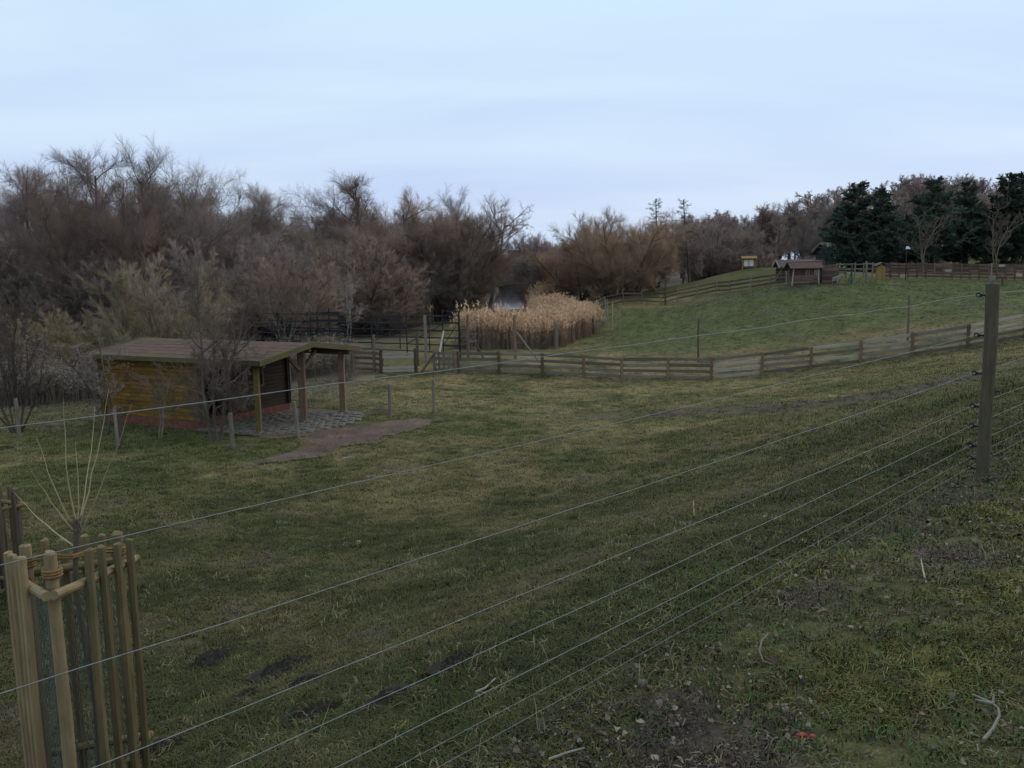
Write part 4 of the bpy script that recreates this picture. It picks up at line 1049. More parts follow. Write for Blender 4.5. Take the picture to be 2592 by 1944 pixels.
# tall wooden posts with tape handles between meadow and pens
for u_, v0, D_, lab, mt in ((1186, 797, 50.5, 'tall wooden post with short white strips beside the metal pen', 'brown_wood'), (1304, 798, 49.8, 'tall wooden post with white strips standing alone before the reeds', 'brown_wood'),
                        (1079, 799, 49.5, 'tall pale post at the corner of the metal pen', 'grey_wood'), (1058, 843, 48.5, 'dark post right of the field gate', 'dark_wood'), (948, 848, 48, 'grey post left of the field gate', 'grey_wood')):
    g_ = at(u_, D_); o = thing('tall_post', g_, lab, 'post', 'tall posts at the pens')
    top = P(u_, v0, D_).z
    pole('shaft', g_ - Vector((0, 0, .4)), Vector((g_.x, g_.y, top)), .085, M_[mt], o, .075)
    if 'white' in lab:
        for k_ in range(6):
            hh = .25 + k_ * .38; m_ = MB().tube([(0, 0, 0), (.12, -.02, .02), (.30, -.04, -.01), (.38, -.05, -.05)], [.012, .008, .012, .006], 5)
            m_.build('insulator_strip', M_['pale_wood'], o, Matrix.Translation((g_.x + .08, g_.y - .03, g_.z + hh)))
        pole('brace', at(u_ + (62 if u_ > 1200 else 40), D_ + .2) - Vector((0, 0, .1)), Vector((g_.x, g_.y, g_.z + 1.75)), .055, M_['grey_wood' if u_ > 1200 else 'dark_wood'], o, .05)
o = thing('leaning_pole', at(1107, 49), 'pale leaning pole propped against the metal pen', 'pole')
pole('shaft', at(1107, 49) - Vector((0, 0, .1)), P(1123, 838, 50.5), .06, M_['pale_rail'], o, .05)

# ------------------------------------------------------------------ metal pens
def pen_run(label, pts, zt, posts_h, rails, group='metal pen panels'):
    o = thing('metal_pen', pts[0], label, 'pen', group)
    for a in pts: MB().tube([(0, 0, -.3), (0, 0, posts_h)], .035, 6).build('upright', M_['dark_metal'], o, Matrix.Translation(a))
    for a, b in zip(pts[:-1], pts[1:]):
        for hh in rails:
            MB().tube([a + Vector((0, -.04, hh)), a.lerp(b, .5) + Vector((0, -.04, hh - .015)), b + Vector((0, -.04, hh))], .03, 5).build('rail', M_['dark_metal'], o)
        if random.random() < .5: MB().tube([a + Vector((0, -.06, rails[1])), b + Vector((0, -.06, rails[-2]))], .022, 5).build('diagonal', M_['dark_metal'], o)
    return o
L0, L1 = at(633, 58.5), at(1123, 50.8)
pen_run('long front run of dark metal pen rails behind the shed roof', [L0.lerp(L1, k_ / 6) for k_ in range(7)], 0, 2.5, (.35, .75, 1.15, 1.55, 1.95, 2.4))
L2, L3 = at(680, 62), at(1165, 54.5)
pen_run('rear run of dark metal pen rails close behind the front one', [L2.lerp(L3, k_ / 7) for k_ in range(8)], 0, 2.45, (.4, .85, 1.3, 1.75, 2.2))
pen_run('square metal gate panel closing the right end of the pen', [at(1123, 50.6), at(1163, 50.4)], 0, 2.75, (.3, .75, 1.2, 1.65, 2.1, 2.72))
pen_run('low metal panel joining the pen to the tall post', [at(1166, 50.6), at(1187, 51.6), at(1210, 53)], 0, 1.8, (.35, .8, 1.25, 1.7))
o = thing('crush_chute', at(700, 60), 'dark blue-grey metal cattle chute inside the pen', 'chute')
cb = at(690, 60)
for k_ in range(4):
    for hh in (.3, 1.0, 1.7, 2.2):
        board('side_sheet', cb + Vector((k_ * 1.3, 0, hh)), cb + Vector((k_ * 1.3 + 1.25, .05, hh)), .02, .16, M_['dark_metal'], o)
    pole('upright', cb + Vector((k_ * 1.3, .06, -.2)), cb + Vector((k_ * 1.3, .06, 2.5)), .05, M_['dark_metal'], o)

# posts along the reeds
rp_ = [(1209, 58), (1289, 58), (1406, 59.5), (1410, 60.6), (1449, 64), (1477, 67), (1501, 69.5), (1510, 71)]
labs = ['dark post before the left end of the reeds', 'dark post before the middle of the reeds', 'pale braced post before the reeds', 'dark post touching the pale braced one', 'dark post before the reeds, third from their right end',
        'dark post before the reeds, second from their right end', 'thin dark post at the right end of the reeds', 'pale grey post at the right end of the reeds']
tops = [832, 828, 818, 820, 813, 806, 801, 796]
for (u_, D_), lab, v0 in zip(rp_, labs, tops):
    g_ = at(u_, D_); o = thing('fence_post', g_, lab, 'post', 'posts along the reed bed')
    pole('shaft', g_ - Vector((0, 0, .3)), Vector((g_.x + jit(.05), g_.y, P(u_, v0, D_).z)), .075, M_['grey_wood' if 'pale' in lab else 'dark_wood'], o, .07)
    if 'braced' in lab:
        pole('brace', at(1362, 59.2) - Vector((0, 0, .1)), g_ + Vector((-.04, -.02, 1.35)), .055, M_['dark_wood'], o, .05)
# slim posts of the wire netting beside the reeds
for u_, v0, D_, lab in ((1533, 757, 75, 'slim pale post, left one of the pair on the bank'), (1537, 758, 73, 'slim pale post, right one of the pair on the bank'), (1551, 766, 71, 'slim pale post between the bank pair and the green slope'), (1569, 783, 68, 'slim pale post standing in the green slope')):
    g_ = at(u_, D_); o = thing('netting_post', g_, lab, 'post', 'slim posts beside the reeds')
    pole('shaft', g_ - Vector((0, 0, .3)), Vector((g_.x, g_.y, P(u_, v0, D_).z)), .035, M_['pale_rail'], o, .03, 6)
for u_, v0, D_, lab in ((1767, 808, 49.5, 'dark thin post standing behind the rail fence'), (2297, 748, 48, 'thin grey post behind the rail fence near the wire post')):
    g_ = at(u_, D_); o = thing('fence_post', g_, lab, 'post')
    pole('shaft', g_ - Vector((0, 0, .3)), Vector((g_.x, g_.y, P(u_, v0, D_).z)), .06, M_['dark_wood' if u_ < 2000 else 'grey_wood'], o, .055, 7)
# fence climbing the hill towards the hay rack
rail_fence('rail_fence', 'dark rail fence climbing the hill from the willow to the hay rack', [(1505, 82), (1530, 86), (1578, 88), (1624, 88), (1684, 86.5), (1715, 88), (1764, 88.5), (1814, 89), (1846, 87), (1900, 85), (1950, 83), (1990, 82)], (.3, .7, 1.05), 'grey_wood', 'dark_wood', .07, None, .15)
g_ = at(1672, 86); o = thing('orange_post', g_, 'short orange-tan post on the hill fence', 'post'); pole('shaft', g_ - Vector((0, 0, .2)), g_ + Vector((0, 0, 1.0)), .08, M_['ochre_board'], o, .08)
g_ = at(1684, 86); o = thing('fence_post', g_, 'tall dark post beside the orange-tan one', 'post'); pole('shaft', g_ - Vector((0, 0, .2)), Vector((g_.x, g_.y, P(1684, 700, 86).z)), .09, M_['dark_wood'], o, .08)
# red-brown fence on the hill crest
uf = [(2118 + 22.5 * k_, 86 - .28 * k_) for k_ in range(24)]
rail_fence('board_fence', 'red-brown board fence along the hill crest before the conifers', uf[5:], (.22, .5, .78, 1.06, 1.3), 'red_wood', 'red_wood', .07, None, .2, {(2, 0), (7, 2), (12, 0), (13, 4), (15, 1)}, 1.42)
rail_fence('rail_fence', 'grey two-rail fence between the hay rack and the ochre box', uf[:6], (.45, .85, 1.3), 'grey_wood', 'grey_wood', .07, None, .13, {(1, 0), (2, 0), (3, 0)}, 1.42)
for u_, v0, D_, lab, mt, r_ in ((2155, 668, 78, 'dark green post with a brace right of the hay rack', 'green_metal', .07), (2192, 663, 78.5, 'tall grey wooden post between the hay rack and the ochre box', 'grey_wood', .10), (2508, 668, 80, 'grey post rising over the crest fence', 'grey_wood', .08),
                            (2407, 666, 86, 'pale grey post just behind the crest fence', 'grey_wood', .08), (2537, 700, 74, 'dark short post on the slope right of the wire post', 'dark_wood', .09)):
    g_ = at(u_, D_); o = thing('fence_post', g_, lab, 'post'); pole('shaft', g_ - Vector((0, 0, .2)), Vector((g_.x, g_.y, P(u_, v0, D_).z)), r_, M_[mt], o, r_ * .9)
    if 'brace' in lab: pole('brace', at(2145, 78) - Vector((0, 0, .1)), g_ + Vector((0, 0, 1.1)), .05, M_['dark_wood'], o)

# ------------------------------------------------------------------ things on the hill
hr = at(2033, 78); s_ = 78 / F
o = thing('hay_rack', hr, 'roofed wooden hay rack with red-brown roof and slatted sides', 'hay rack')
Wd = 67 * s_; Mh = WM[o.name]
def hh_(a, b, c): return Mh @ Vector((a, b, c))
for sx in (-1, 1):
    for sy in (-1, 1):
        pole('leg', hh_(sx * Wd / 2, sy * .55, -.2), hh_(sx * (Wd / 2 - .1), sy * .7, 1.35), .06, M_['pale_rail' if sy < 0 else 'grey_wood'], o)
for sy in (-1, 1):
    for hh in (.22, .45, .62):
        board('side_board', hh_(-Wd / 2, sy * (.5 + hh * .2), hh), hh_(Wd / 2, sy * (.5 + hh * .2), hh), .03, .17, M_['red_wood'], o)
    board('rail', hh_(-Wd / 2, sy * .68, 1.22), hh_(Wd / 2, sy * .68, 1.22), .05, .1, M_['dark_wood'], o)
    for k_ in range(13):
        x_ = -Wd / 2 + .12 + k_ * (Wd - .24) / 12
        board('slat', hh_(x_, sy * .62, .68), hh_(x_, sy * .68, 1.2), .03, .06, M_['red_wood'], o)
for sx in (-1, 1): board('end_board', hh_(sx * Wd / 2, -.5, .4), hh_(sx * Wd / 2, .5, .4), .03, .5, M_['dark_wood'], o)
for sy in (-1, 1):
    rb = MB(); a0, a1 = -Wd / 2 - .28, Wd / 2 + .3
    rb.add([(a0, 0, 1.86), (a1, 0, 1.86), (a1, sy * 1.0, 1.30), (a0, sy * 1.0, 1.30), (a0, 0, 1.92), (a1, 0, 1.92), (a1, sy * 1.0, 1.36), (a0, sy * 1.0, 1.36)], [(0, 1, 2, 3), (7, 6, 5, 4), (0, 4, 5, 1), (1, 5, 6, 2), (2, 6, 7, 3), (3, 7, 4, 0)])
    rb.build('roof', M_['red_roof'], o, Mh)
board('ridge_cap', hh_(-Wd / 2 - .3, 0, 1.95), hh_(Wd / 2 + .32, 0, 1.95), .16, .035, M_['pale_rail'], o)
hb = at(2096, 78.6); o = thing('plank_bin', hb, 'dark plank bin standing against the right end of the hay rack', 'bin'); Mh = WM[o.name]
for k_ in range(6):
    for sy in (-1, 1): board('plank', hh_(-.75, sy * .6, .15 + k_ * .26), hh_(.72, sy * .6, .15 + k_ * .26), .03, .24, M_['dark_wood' if k_ % 2 else 'red_wood'], o)
    for sx in (-1, 1): board('plank', hh_(sx * .72, -.57, .15 + k_ * .26), hh_(sx * .72, .57, .15 + k_ * .26), .03, .24, M_['dark_wood'], o)
for sx in (-1, 1):
    for sy in (-1, 1): board('corner_post', hh_(sx * .69, sy * .55, -.1), hh_(sx * .69, sy * .55, 1.65), .08, .08, M_['dark_wood'], o)
# gabled shelter behind the hay rack
gs = at(2008, 88) - Vector((0, 0, .5)); o = thing('open_shelter', gs, 'grey-roofed open shelter behind the hay rack', 'shelter'); Mh = WM[o.name]
for sx in (-1, 1):
    for sy in (-1, 1): board('post', hh_(sx * 1.45, sy * .8, -.2), hh_(sx * 1.45, sy * .8, 1.85), .1, .1, M_['dark_wood'], o)
for sy in (-1, 1):
    MB().add([(-1.75, 0, 2.42), (1.75, 0, 2.42), (1.75, sy * 1.2, 1.72), (-1.75, sy * 1.2, 1.72), (-1.75, 0, 2.48), (1.75, 0, 2.48), (1.75, sy * 1.2, 1.78), (-1.75, sy * 1.2, 1.78)], [(0, 1, 2, 3), (7, 6, 5, 4), (0, 4, 5, 1), (1, 5, 6, 2), (2, 6, 7, 3), (3, 7, 4, 0)]).build('roof', M_['grey_roof'], o, Mh)
    for sx in (-1, 1): board('verge_board', hh_(sx * 1.78, 0, 2.43), hh_(sx * 1.78, sy * 1.22, 1.72), .03, .14, M_['pale_rail'], o)
for k_ in range(5): board('back_plank', hh_(-1.45, .85, .3 + k_ * .3), hh_(1.45, .85, .3 + k_ * .3), .03, .28, M_['dark_wood'], o)
pole('prop', hh_(-2.3, -.6, -.1), hh_(-1.5, -.8, 1.4), .06, M_['grey_wood'], o)
# notice board
nb = at(1895, 98); o = thing('notice_board', nb, 'small roofed notice board with two pale panels on the hill', 'notice board'); Mh = WM[o.name]
for sx in (-1, 1): board('post', hh_(sx * .68, 0, -.2), hh_(sx * .68, 0, 1.25), .1, .1, M_['ochre_board'], o)
board('back_board', hh_(-.62, .02, .68), hh_(.62, .02, .68), .04, .84, M_['brown_wood'], o)
for sx in (-1, 1): MB().box((sx * .28, -.02, .68), (.48, .02, .66)).build('panel', M_['paper'], o, Mh)
for sy in (-1, 1):
    MB().add([(-.85, 0, 1.36), (.85, 0, 1.36), (.85, sy * .4, 1.16), (-.85, sy * .4, 1.16), (-.85, 0, 1.42), (.85, 0, 1.42), (.85, sy * .4, 1.22), (-.85, sy * .4, 1.22)], [(0, 1, 2, 3), (7, 6, 5, 4), (0, 4, 5, 1), (1, 5, 6, 2), (2, 6, 7, 3), (3, 7, 4, 0)]).build('roof', M_['ochre_board'], o, Mh)
# ochre box on legs
ob = at(2227, 77); o = thing('feed_box', ob, 'ochre wooden box on legs under a small grey pitched roof', 'box'); Mh = WM[o.name]
for sx in (-1, 1):
    for sy in (-1, 1): board('leg', hh_(sx * .25, sy * .2, -.15), hh_(sx * .25, sy * .2, .6), .06, .06, M_['ochre_board'], o)
for k_ in range(4): board('front_plank', hh_(-.24 + k_ * .16, -.24, .55), hh_(-.24 + k_ * .16, -.24, 1.55), .14, .02, M_['ochre_board'], o, up=(0, 1, 0))
MB().box((0, 0, 1.05), (.6, .44, .98)).build('box_body', M_['ochre_board'], o, Mh)
for sx in (-1, 1): MB().add([(0, -.4, 1.82), (0, .4, 1.82), (sx * .5, .4, 1.55), (sx * .5, -.4, 1.55), (0, -.4, 1.86), (0, .4, 1.86), (sx * .5, .4, 1.59), (sx * .5, -.4, 1.59)], [(0, 1, 2, 3), (7, 6, 5, 4), (0, 4, 5, 1), (1, 5, 6, 2), (2, 6, 7, 3), (3, 7, 4, 0)]).build('roof', M_['grey_roof'], o, Mh)
# lamp pole
lp = at(2292, 82); o = thing('lamp_pole', lp, 'thin pole with a small pale lamp head above the crest fence', 'lamp'); Mh = WM[o.name]
MB().tube([(0, 0, -.3), (0, 0, 2.85)], [.05, .035], 6).build('pole', M_['dark_metal'], o, Mh)
MB().add([(-.05, -.1, 2.8), (.34, -.1, 2.8), (.34, .1, 2.8), (-.05, .1, 2.8), (-.03, -.08, 3.05), (.12, -.08, 3.05), (.12, .08, 3.05), (-.03, .08, 3.05)], [(3, 2, 1, 0), (4, 5, 6, 7), (0, 1, 5, 4), (1, 2, 6, 5), (2, 3, 7, 6), (3, 0, 4, 7)]).build('lamp_head', M_['white_wall'], o, Mh)
# house behind the conifers
ho = at(2204, 112); o = thing('white_house', ho, 'dark-roofed house with white corners, mostly hidden behind the conifers', 'house'); WM[o.name] = WM[o.name] @ Matrix.Diagonal((1, 1, .62, 1)); o.matrix_basis = WM[o.name]; Mh = WM[o.name]
MB().box((0, 3, 1.3), (9.6, 6, 3.0)).build('wall', M_['house_wall'], o, Mh)
MB().box((-3.9, -.03, 1.3), (1.6, .06, 2.98)).build('white_panel', M_['white_wall'], o, Mh)
MB().box((3.2, -.03, 1.3), (.7, .06, 2.98)).build('white_panel', M_['white_wall'], o, Mh)
for k_ in range(3):
    w_ = MB().box((-1.6 + k_ * 1.8, -.02, 1.5), (1.0, .08, 1.2)).build('window', M_['white_paint'], o, Mh); MB().box((-1.6 + k_ * 1.8, -.07, 1.5), (.84, .03, 1.04)).build('pane', M_['glass'], w_, Mh)
for sy in (-1, 1):
    y0, y1 = 3, 3 + sy * 3.6
    MB().add([(-5.3, y0, 4.9), (5.3, y0, 4.9), (5.3, y1, 2.6), (-5.3, y1, 2.6), (-5.3, y0, 5.05), (5.3, y0, 5.05), (5.3, y1, 2.75), (-5.3, y1, 2.75)], [(0, 1, 2, 3), (7, 6, 5, 4), (0, 4, 5, 1), (1, 5, 6, 2), (2, 6, 7, 3), (3, 7, 4, 0)]).build('roof', M_['grey_roof'], o, Mh)
for sx in (-1, 1):
    MB().add([(sx * 4.8, 0, 2.8), (sx * 4.8, 6, 2.8), (sx * 4.8, 3, 4.85), (sx * 4.7, 0, 2.8), (sx * 4.7, 6, 2.8), (sx * 4.7, 3, 4.85)], [(0, 1, 2), (5, 4, 3), (0, 3, 4, 1), (1, 4, 5, 2), (2, 5, 3, 0)]).build('gable', M_['house_wall'], o, Mh)
    for sy in (-1, 1): board('verge_board', hh_(sx * 5.33, 3, 4.95), hh_(sx * 5.33, 3 + sy * 3.65, 2.62), .04, .22, M_['grey_wood'], o)
# far roofs over the valley
fr0 = at(1325, 420); o = thing('far_house', fr0, 'far red-brown roof over the end of the river valley', 'house'); Mh = WM[o.name]
zt = P(1325, 634, 420).z - fr0.z
MB().box((0, 4, (zt - 3) / 2), (12, 8, zt - 3)).build('wall', M_['white_wall'], o, Mh)
for sy in (-1, 1): MB().add([(-7, 4, zt), (7, 4, zt), (7, 4 + sy * 5, zt - 3.2), (-7, 4 + sy * 5, zt - 3.2), (-7, 4, zt + .3), (7, 4, zt + .3), (7, 4 + sy * 5, zt - 2.9), (-7, 4 + sy * 5, zt - 2.9)], [(0, 1, 2, 3), (7, 6, 5, 4), (0, 4, 5, 1), (1, 5, 6, 2), (2, 6, 7, 3), (3, 7, 4, 0)]).build('roof', M_['red_roof'], o, Mh)
# small pale animal at the end of the bin
an = at(2116, 76.5)
me = bpy.data.meshes.new('goat')
V_ = [(0, .25, .42), (0, 0, .45), (0, -.22, .52), (.10, -.36, .72), (.15, -.46, .84), (.15, -.60, .80), (.09, .28, .22), (.09, .30, 0), (-.09, .28, .22), (-.09, .30, 0), (.10, -.22, .25), (.10, -.22, 0), (-.10, -.22, .25), (-.10, -.22, 0), (0, .38, .46), (.22, -.42, .95), (.08, -.42, .95)]
E_ = [(0, 1), (1, 2), (2, 3), (3, 4), (4, 5), (0, 6), (6, 7), (0, 8), (8, 9), (2, 10), (10, 11), (2, 12), (12, 13), (0, 14), (4, 15), (4, 16)]
me.from_pydata(V_, E_, []); go_ = bpy.data.objects.new('goat', me); me.materials.append(M_['fleece'])
link(go_, None, Matrix.Translation(an) @ Matrix.Rotation(.5, 4, 'Z'))
sk = go_.modifiers.new('skin', 'SKIN'); rad = [.2, .21, .19, .12, .10, .05, .07, .035, .07, .035, .07, .035, .07, .035, .03, .02, .02]
for v_, r_ in zip(me.skin_vertices[0].data, rad): v_.radius = (r_, r_)
me.skin_vertices[0].data[1].use_root = True
go_.modifiers.new('smooth', 'SUBSURF').levels = 1; go_.modifiers['smooth'].render_levels = 2
tag(go_, 'small pale shaggy animal standing at the end of the plank bin', 'goat')

# ------------------------------------------------------------------ the electric wire fence in front
FP = Vector((FENCE0[0], FENCE0[1], h1(*FENCE0)))
fz = FP.z
heights = [P(2478, v_, 7.7).z - fz for v_ in (748, 850, 947, 1031, 1081, 1131, 1163, 1188)]
def fence_at(t):
    x_, y_ = FENCE0[0] + FD[0] * t, FENCE0[1] + FD[1] * t; return Vector((x_, y_, 0))
LZ = [None] * 3
e_ = fence_at(-9.3); e_.z = fz + 0.0
ends = [fence_at(-9.3), fence_at(0), fence_at(8.6)]
ends[0].z = P(0, 1093, 2.15).z - heights[0] + .01; ends[1].z = fz; ends[2].z = fz + .02
ef = thing('electric_fence', FP, 'electric wire fence on a round post, wires running across the picture', 'fence')
side = Vector((FN[0], FN[1], 0))
for k_, b_ in enumerate(ends):
    lean = Vector((.005, 0, 0)) if k_ == 1 else Vector((0, 0, 0))
    top = P(2500, 718, 7.7).z - fz
    g_ = Vector((b_.x, b_.y, h1(b_.x, b_.y)))
    pm = pole('post', g_ - Vector((0, 0, .4)), Vector((b_.x, b_.y, b_.z + top)) + lean, .056, M_['fence_pole'], ef, .055, 16)
    for hh in heights:
        c_ = Vector((b_.x, b_.y, b_.z + hh)) + lean * (hh / top)
        m_ = MB().tube([c_ + side * .05, c_ + side * .085], [.011, .009], 6)
        m_.tube([c_ + side * .084, c_ + side * .094], [.015, .015], 8)
        ring = [c_ + side * (.115 + .017 * math.cos(t_)) + Vector((0, 0, .017 * math.sin(t_))) for t_ in np.linspace(0, 6.283, 11)]
        m_.tube(ring, .0065, 5, False)
        m_.build('insulator', M_['black_plastic'], pm, None)
for j, hh in enumerate(heights):
    pts = []
    rnd = random.Random(j + 3)
    for k_ in range(2):
        a, b2 = ends[k_] + side * .115 + Vector((0, 0, hh)), ends[k_ + 1] + side * .115 + Vector((0, 0, hh))
        sag = .02 + .012 * rnd.random()
        for i in range(22 + (k_ == 1)):
            t_ = i / 22; p = a.lerp(b2, t_); p.z -= sag * 4 * t_ * (1 - t_); p.z += rnd.uniform(-.003, .003)
            if j == 0 and t_ > .55 and k_ == 0: p.z += rnd.uniform(-.006, .008)
            pts.append(p)
    MB().tube(pts, .0017 if j < 6 else .0012, 5).build('wire', M_['wire'], ef, None)

# ------------------------------------------------------------------ tree guards
def guard(label, A, B, C, hgt, light, dark, rope=True, net=True):
    cen = (A + B + C) / 3; cen.z = h1(cen.x, cen.y)
    o = thing('tree_guard', cen, label, 'tree guard', 'tree guards')
    cor = []
    for i, p in enumerate((A, B, C)):
        g_ = Vector((p.x, p.y, h1(p.x, p.y) - .4)); t_ = Vector((p.x, p.y, hgt[i])); cor.append((g_, t_))
        pole('stake', g_, t_, .040, M_[light[i]], o, .037, 12)
        if rope and i != 3:
            rg = MB()
            for w_ in range(3):
                rg.tube([t_ + Vector((math.cos(a_) * .050, math.sin(a_) * .050, -.10 - w_ * .018)) for a_ in np.linspace(0, 6.4, 13)], .012, 5, False)
            rg.build('rope_binding', M_['rope'], o)
    for i, j in ((0, 1), (0, 2), (1, 2)):
        a0, a1 = cor[i][1], cor[j][1]; out = ((a0 + a1) / 2 - Vector((cen.x, cen.y, 0))); out.z = 0; out.normalize()
        zlow = cen.z + .22
        e = (a1 - a0); e.z = 0; e.normalize()
        r0 = a0 + Vector((0, 0, -.22)) + out * .075 - e * .10; r1 = a1 + Vector((0, 0, -.22)) + out * .075 + e * .12
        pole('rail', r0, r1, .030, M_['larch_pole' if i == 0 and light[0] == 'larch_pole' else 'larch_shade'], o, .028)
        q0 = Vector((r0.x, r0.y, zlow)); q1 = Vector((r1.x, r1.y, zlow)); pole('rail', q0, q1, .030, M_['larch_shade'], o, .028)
        for k_ in range(4):
            t_ = (.30 + .22 * k_) if (i, j) == (0, 2) else (.36 + .19 * k_) if (i, j) == (0, 1) else (.16 + .22 * k_)
            p = a0.lerp(a1, t_) + out * .13; gz = h1(p.x, p.y)
            pole('paling', Vector((p.x, p.y, gz - .15)), Vector((p.x + jit(.008), p.y, a0.lerp(a1, t_).z - .02 - jit(.02))), .029, M_[light[0] if (i, j) == (0, 1) else dark], o, .028, 8)
        if net:  # hexagonal wire netting inside the palings
            m_ = MB(); Ln = (a1 - a0).length; nn = int(Ln / .034); nz = 44; zt = min(a0.z, a1.z) - .16; zb = cen.z + .02
            for col_ in range(nn):
                pts = []
                for kz in range(nz + 1):
                    f_ = (col_ + .5 + (.42 if (kz // 1) % 2 else .08) * (1 if col_ % 2 else -1)) / nn; p = cor[i][1].lerp(cor[j][1], min(max(f_, 0), 1)) + out * .03
                    pts.append(Vector((p.x, p.y, zb + (zt - zb) * kz / nz)))
                m_.tube(pts, .0019, 3, False)
            m_.build('netting', M_['net'], o)
    return o, cor
A = Vector((at(121, 5.25).x, 5.25, 0)); B = Vector((at(40, 5.9).x, 5.9, 0)); C = Vector((at(296, 6.1).x, 6.1, 0))
A.x, B.x, C.x = P(128, 1406, 5.25).x, P(64, 1386, 5.9).x, P(296, 1355, 6.1).x
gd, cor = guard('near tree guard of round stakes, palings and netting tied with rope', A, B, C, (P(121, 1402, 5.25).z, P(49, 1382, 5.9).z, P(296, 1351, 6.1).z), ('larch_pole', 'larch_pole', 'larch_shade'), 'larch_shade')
cen = (A + B + C) / 3; kn = P(194, 1335, 5.75); tb = Vector((kn.x, kn.y, h1(kn.x, kn.y)))
wt = thing('young_willow', tb, 'young pollarded willow with pale whips growing out of the near tree guard', 'tree')
MB().tube([tb - Vector((0, 0, .1)), tb + Vector((.02, .01, .7)), P(190, 1480, 5.75), P(192, 1400, 5.75), kn], [.022, .021, .020, .018, .022], 8).build('trunk', M_['bark'], wt)
rl = MB(); s0 = [cor[1][1] + Vector((0, 0, -.12)), P(92, 1415, 5.85), P(150, 1412, 5.75), P(192, 1408, 5.75) + Vector((0, -.035, 0)), P(245, 1394, 5.9), cor[2][1] + Vector((0, 0, -.13))]
for off in (0, .022): rl.tube([p + Vector((0, -.01, off + random.uniform(-.006, .006))) for p in s0], .011, 5)
rl.build('rope', M_['rope'], gd)
for i, (us, vs_, ue, ve, w_) in enumerate(((188, 1384, 36, 1246, .006), (190, 1345, 93, 1107, .0055), (193, 1338, 160, 1010, .006), (196, 1335, 238, 1029, .005), (198, 1336, 274, 983, .006), (204, 1345, 336, 1021, .0055), (186, 1342, 60, 1160, .004), (193, 1336, 190, 1120, .0045))):
    a = P(us, vs_, 5.75); D_ = 5.75 + random.uniform(-.15, .35); b2 = P(ue, ve, D_); pts = []
    bow = Vector((.10 if ue < 190 else -.10, 0, -.03)) * (.6 if i else 1.2)
    for k_ in range(9):
        t_ = k_ / 8; pts.append(a.lerp(b2, t_) - bow * (4 * t_ * (1 - t_)) * .35 + Vector((jit(.006), jit(.006), jit(.004))))
    MB().tube(pts, [w_ * (1 - .75 * k_ / 8) for k_ in range(9)], 5).build('whip', M_['whip'], wt)
kb = MB()
for k_ in range(7): kb.tube([kn + Vector((jit(.02), jit(.02), -.02)), kn + Vector((jit(.05), jit(.05), .07 + jit(.04)))], [.014, .007], 5)
kb.build('knuckle', M_['bark'], wt)
C2 = Vector((P(36, 1238, 11.5).x, 11.5, 0)); A2 = Vector((C2.x - .55, 10.95, 0)); B2 = Vector((C2.x - .62, 11.75, 0))
zt = P(30, 1238, 11.5).z
guard('weathered tree guard at the left edge of the picture', A2, B2, C2, (zt - .02, zt, zt), ('grey_wood', 'grey_wood', 'dark_wood'), 'dark_wood', False, False)

# ------------------------------------------------------------------ molehills and litter
mole = []
for i in range(4):
    rnd = np.random.default_rng(700 + i); n = 44; V = []; 
    xs_, ys_ = np.meshgrid(np.linspace(-1.25, 1.25, n), np.linspace(-1.25, 1.25, n)); rr_ = np.hypot(xs_, ys_)
    ns = fbm(xs_ * 10 + i * 9, ys_ * 10, 2.4, 90 + i, 4) - .5
    ns2 = fbm(xs_ * 10 + i * 5, ys_ * 10, .9, 190 + i, 2) - .5
    zz_ = .26 * np.exp(-rr_ ** 2 * 1.8) + ns * .50 * np.exp(-rr_ ** 2 * .8) + ns2 * .34 * (rr_ < 1.1) - .04 - .22 * np.clip(rr_ - .8, 0, 1)
    I_ = np.arange(n * n).reshape(n, n); mole.append(mesh_np('molehill', np.c_[xs_.ravel(), ys_.ravel(), zz_.ravel()], np.stack([I_[:-1, :-1], I_[:-1, 1:], I_[1:, 1:], I_[1:, :-1]], -1).reshape(-1, 4), smooth=True))
    mole[-1].materials.append(M_['soil'])
for i, (u_, v_, w_, lab) in enumerate(((552, 1668, 62, 'dark molehill right of the near tree guard'), (745, 1690, 70, 'flat molehill above another, left of the middle'), (782, 1728, 44, 'dark molehill just below the flat one'), (640, 1758, 40, 'thin molehill between the wires, left of the dark pair'),
        (818, 1808, 70, 'broad molehill under the fourth wire near the bottom'), (1005, 1775, 74, 'long molehill with a pale leaf, near the bottom middle'), (1190, 1675, 66, 'flat earthy molehill between the wires'), (1455, 1805, 38, 'crumbly molehill with dry stalks near the lowest wire'), (1635, 1316, 26, 'small molehill beside a pale stone on the meadow'),
        (1598, 1292, 22, 'small molehill touching a wire on the meadow'), (1925, 1236, 24, 'flat molehill on the far meadow right of the middle'), (1950, 1276, 22, 'small dark molehill under the flat far one'), (1740, 1275, 24, 'small molehill by the orange stalk'), (420, 1900, 66, 'dark earth heap at the foot of the near tree guard'), (12, 1136, 20, 'black molehill at the left edge by the fan-limbed tree'), (2290, 1176, 24, 'low molehill left of the wire post'))):
    g_ = G(u_, v_); s_ = w_ * g_.y / F
    o = bpy.data.objects.new('molehill', mole[i % 4]); link(o, None, Matrix.Translation(g_ + Vector((0, 0, .0))) @ Matrix.Rotation(.8 + jit(.4), 4, 'Z') @ Matrix.Diagonal((s_ * 1.2, s_ * .95, s_ * 1.15, 1)))
    tag(o, lab, 'molehill', 'molehills on the meadow')
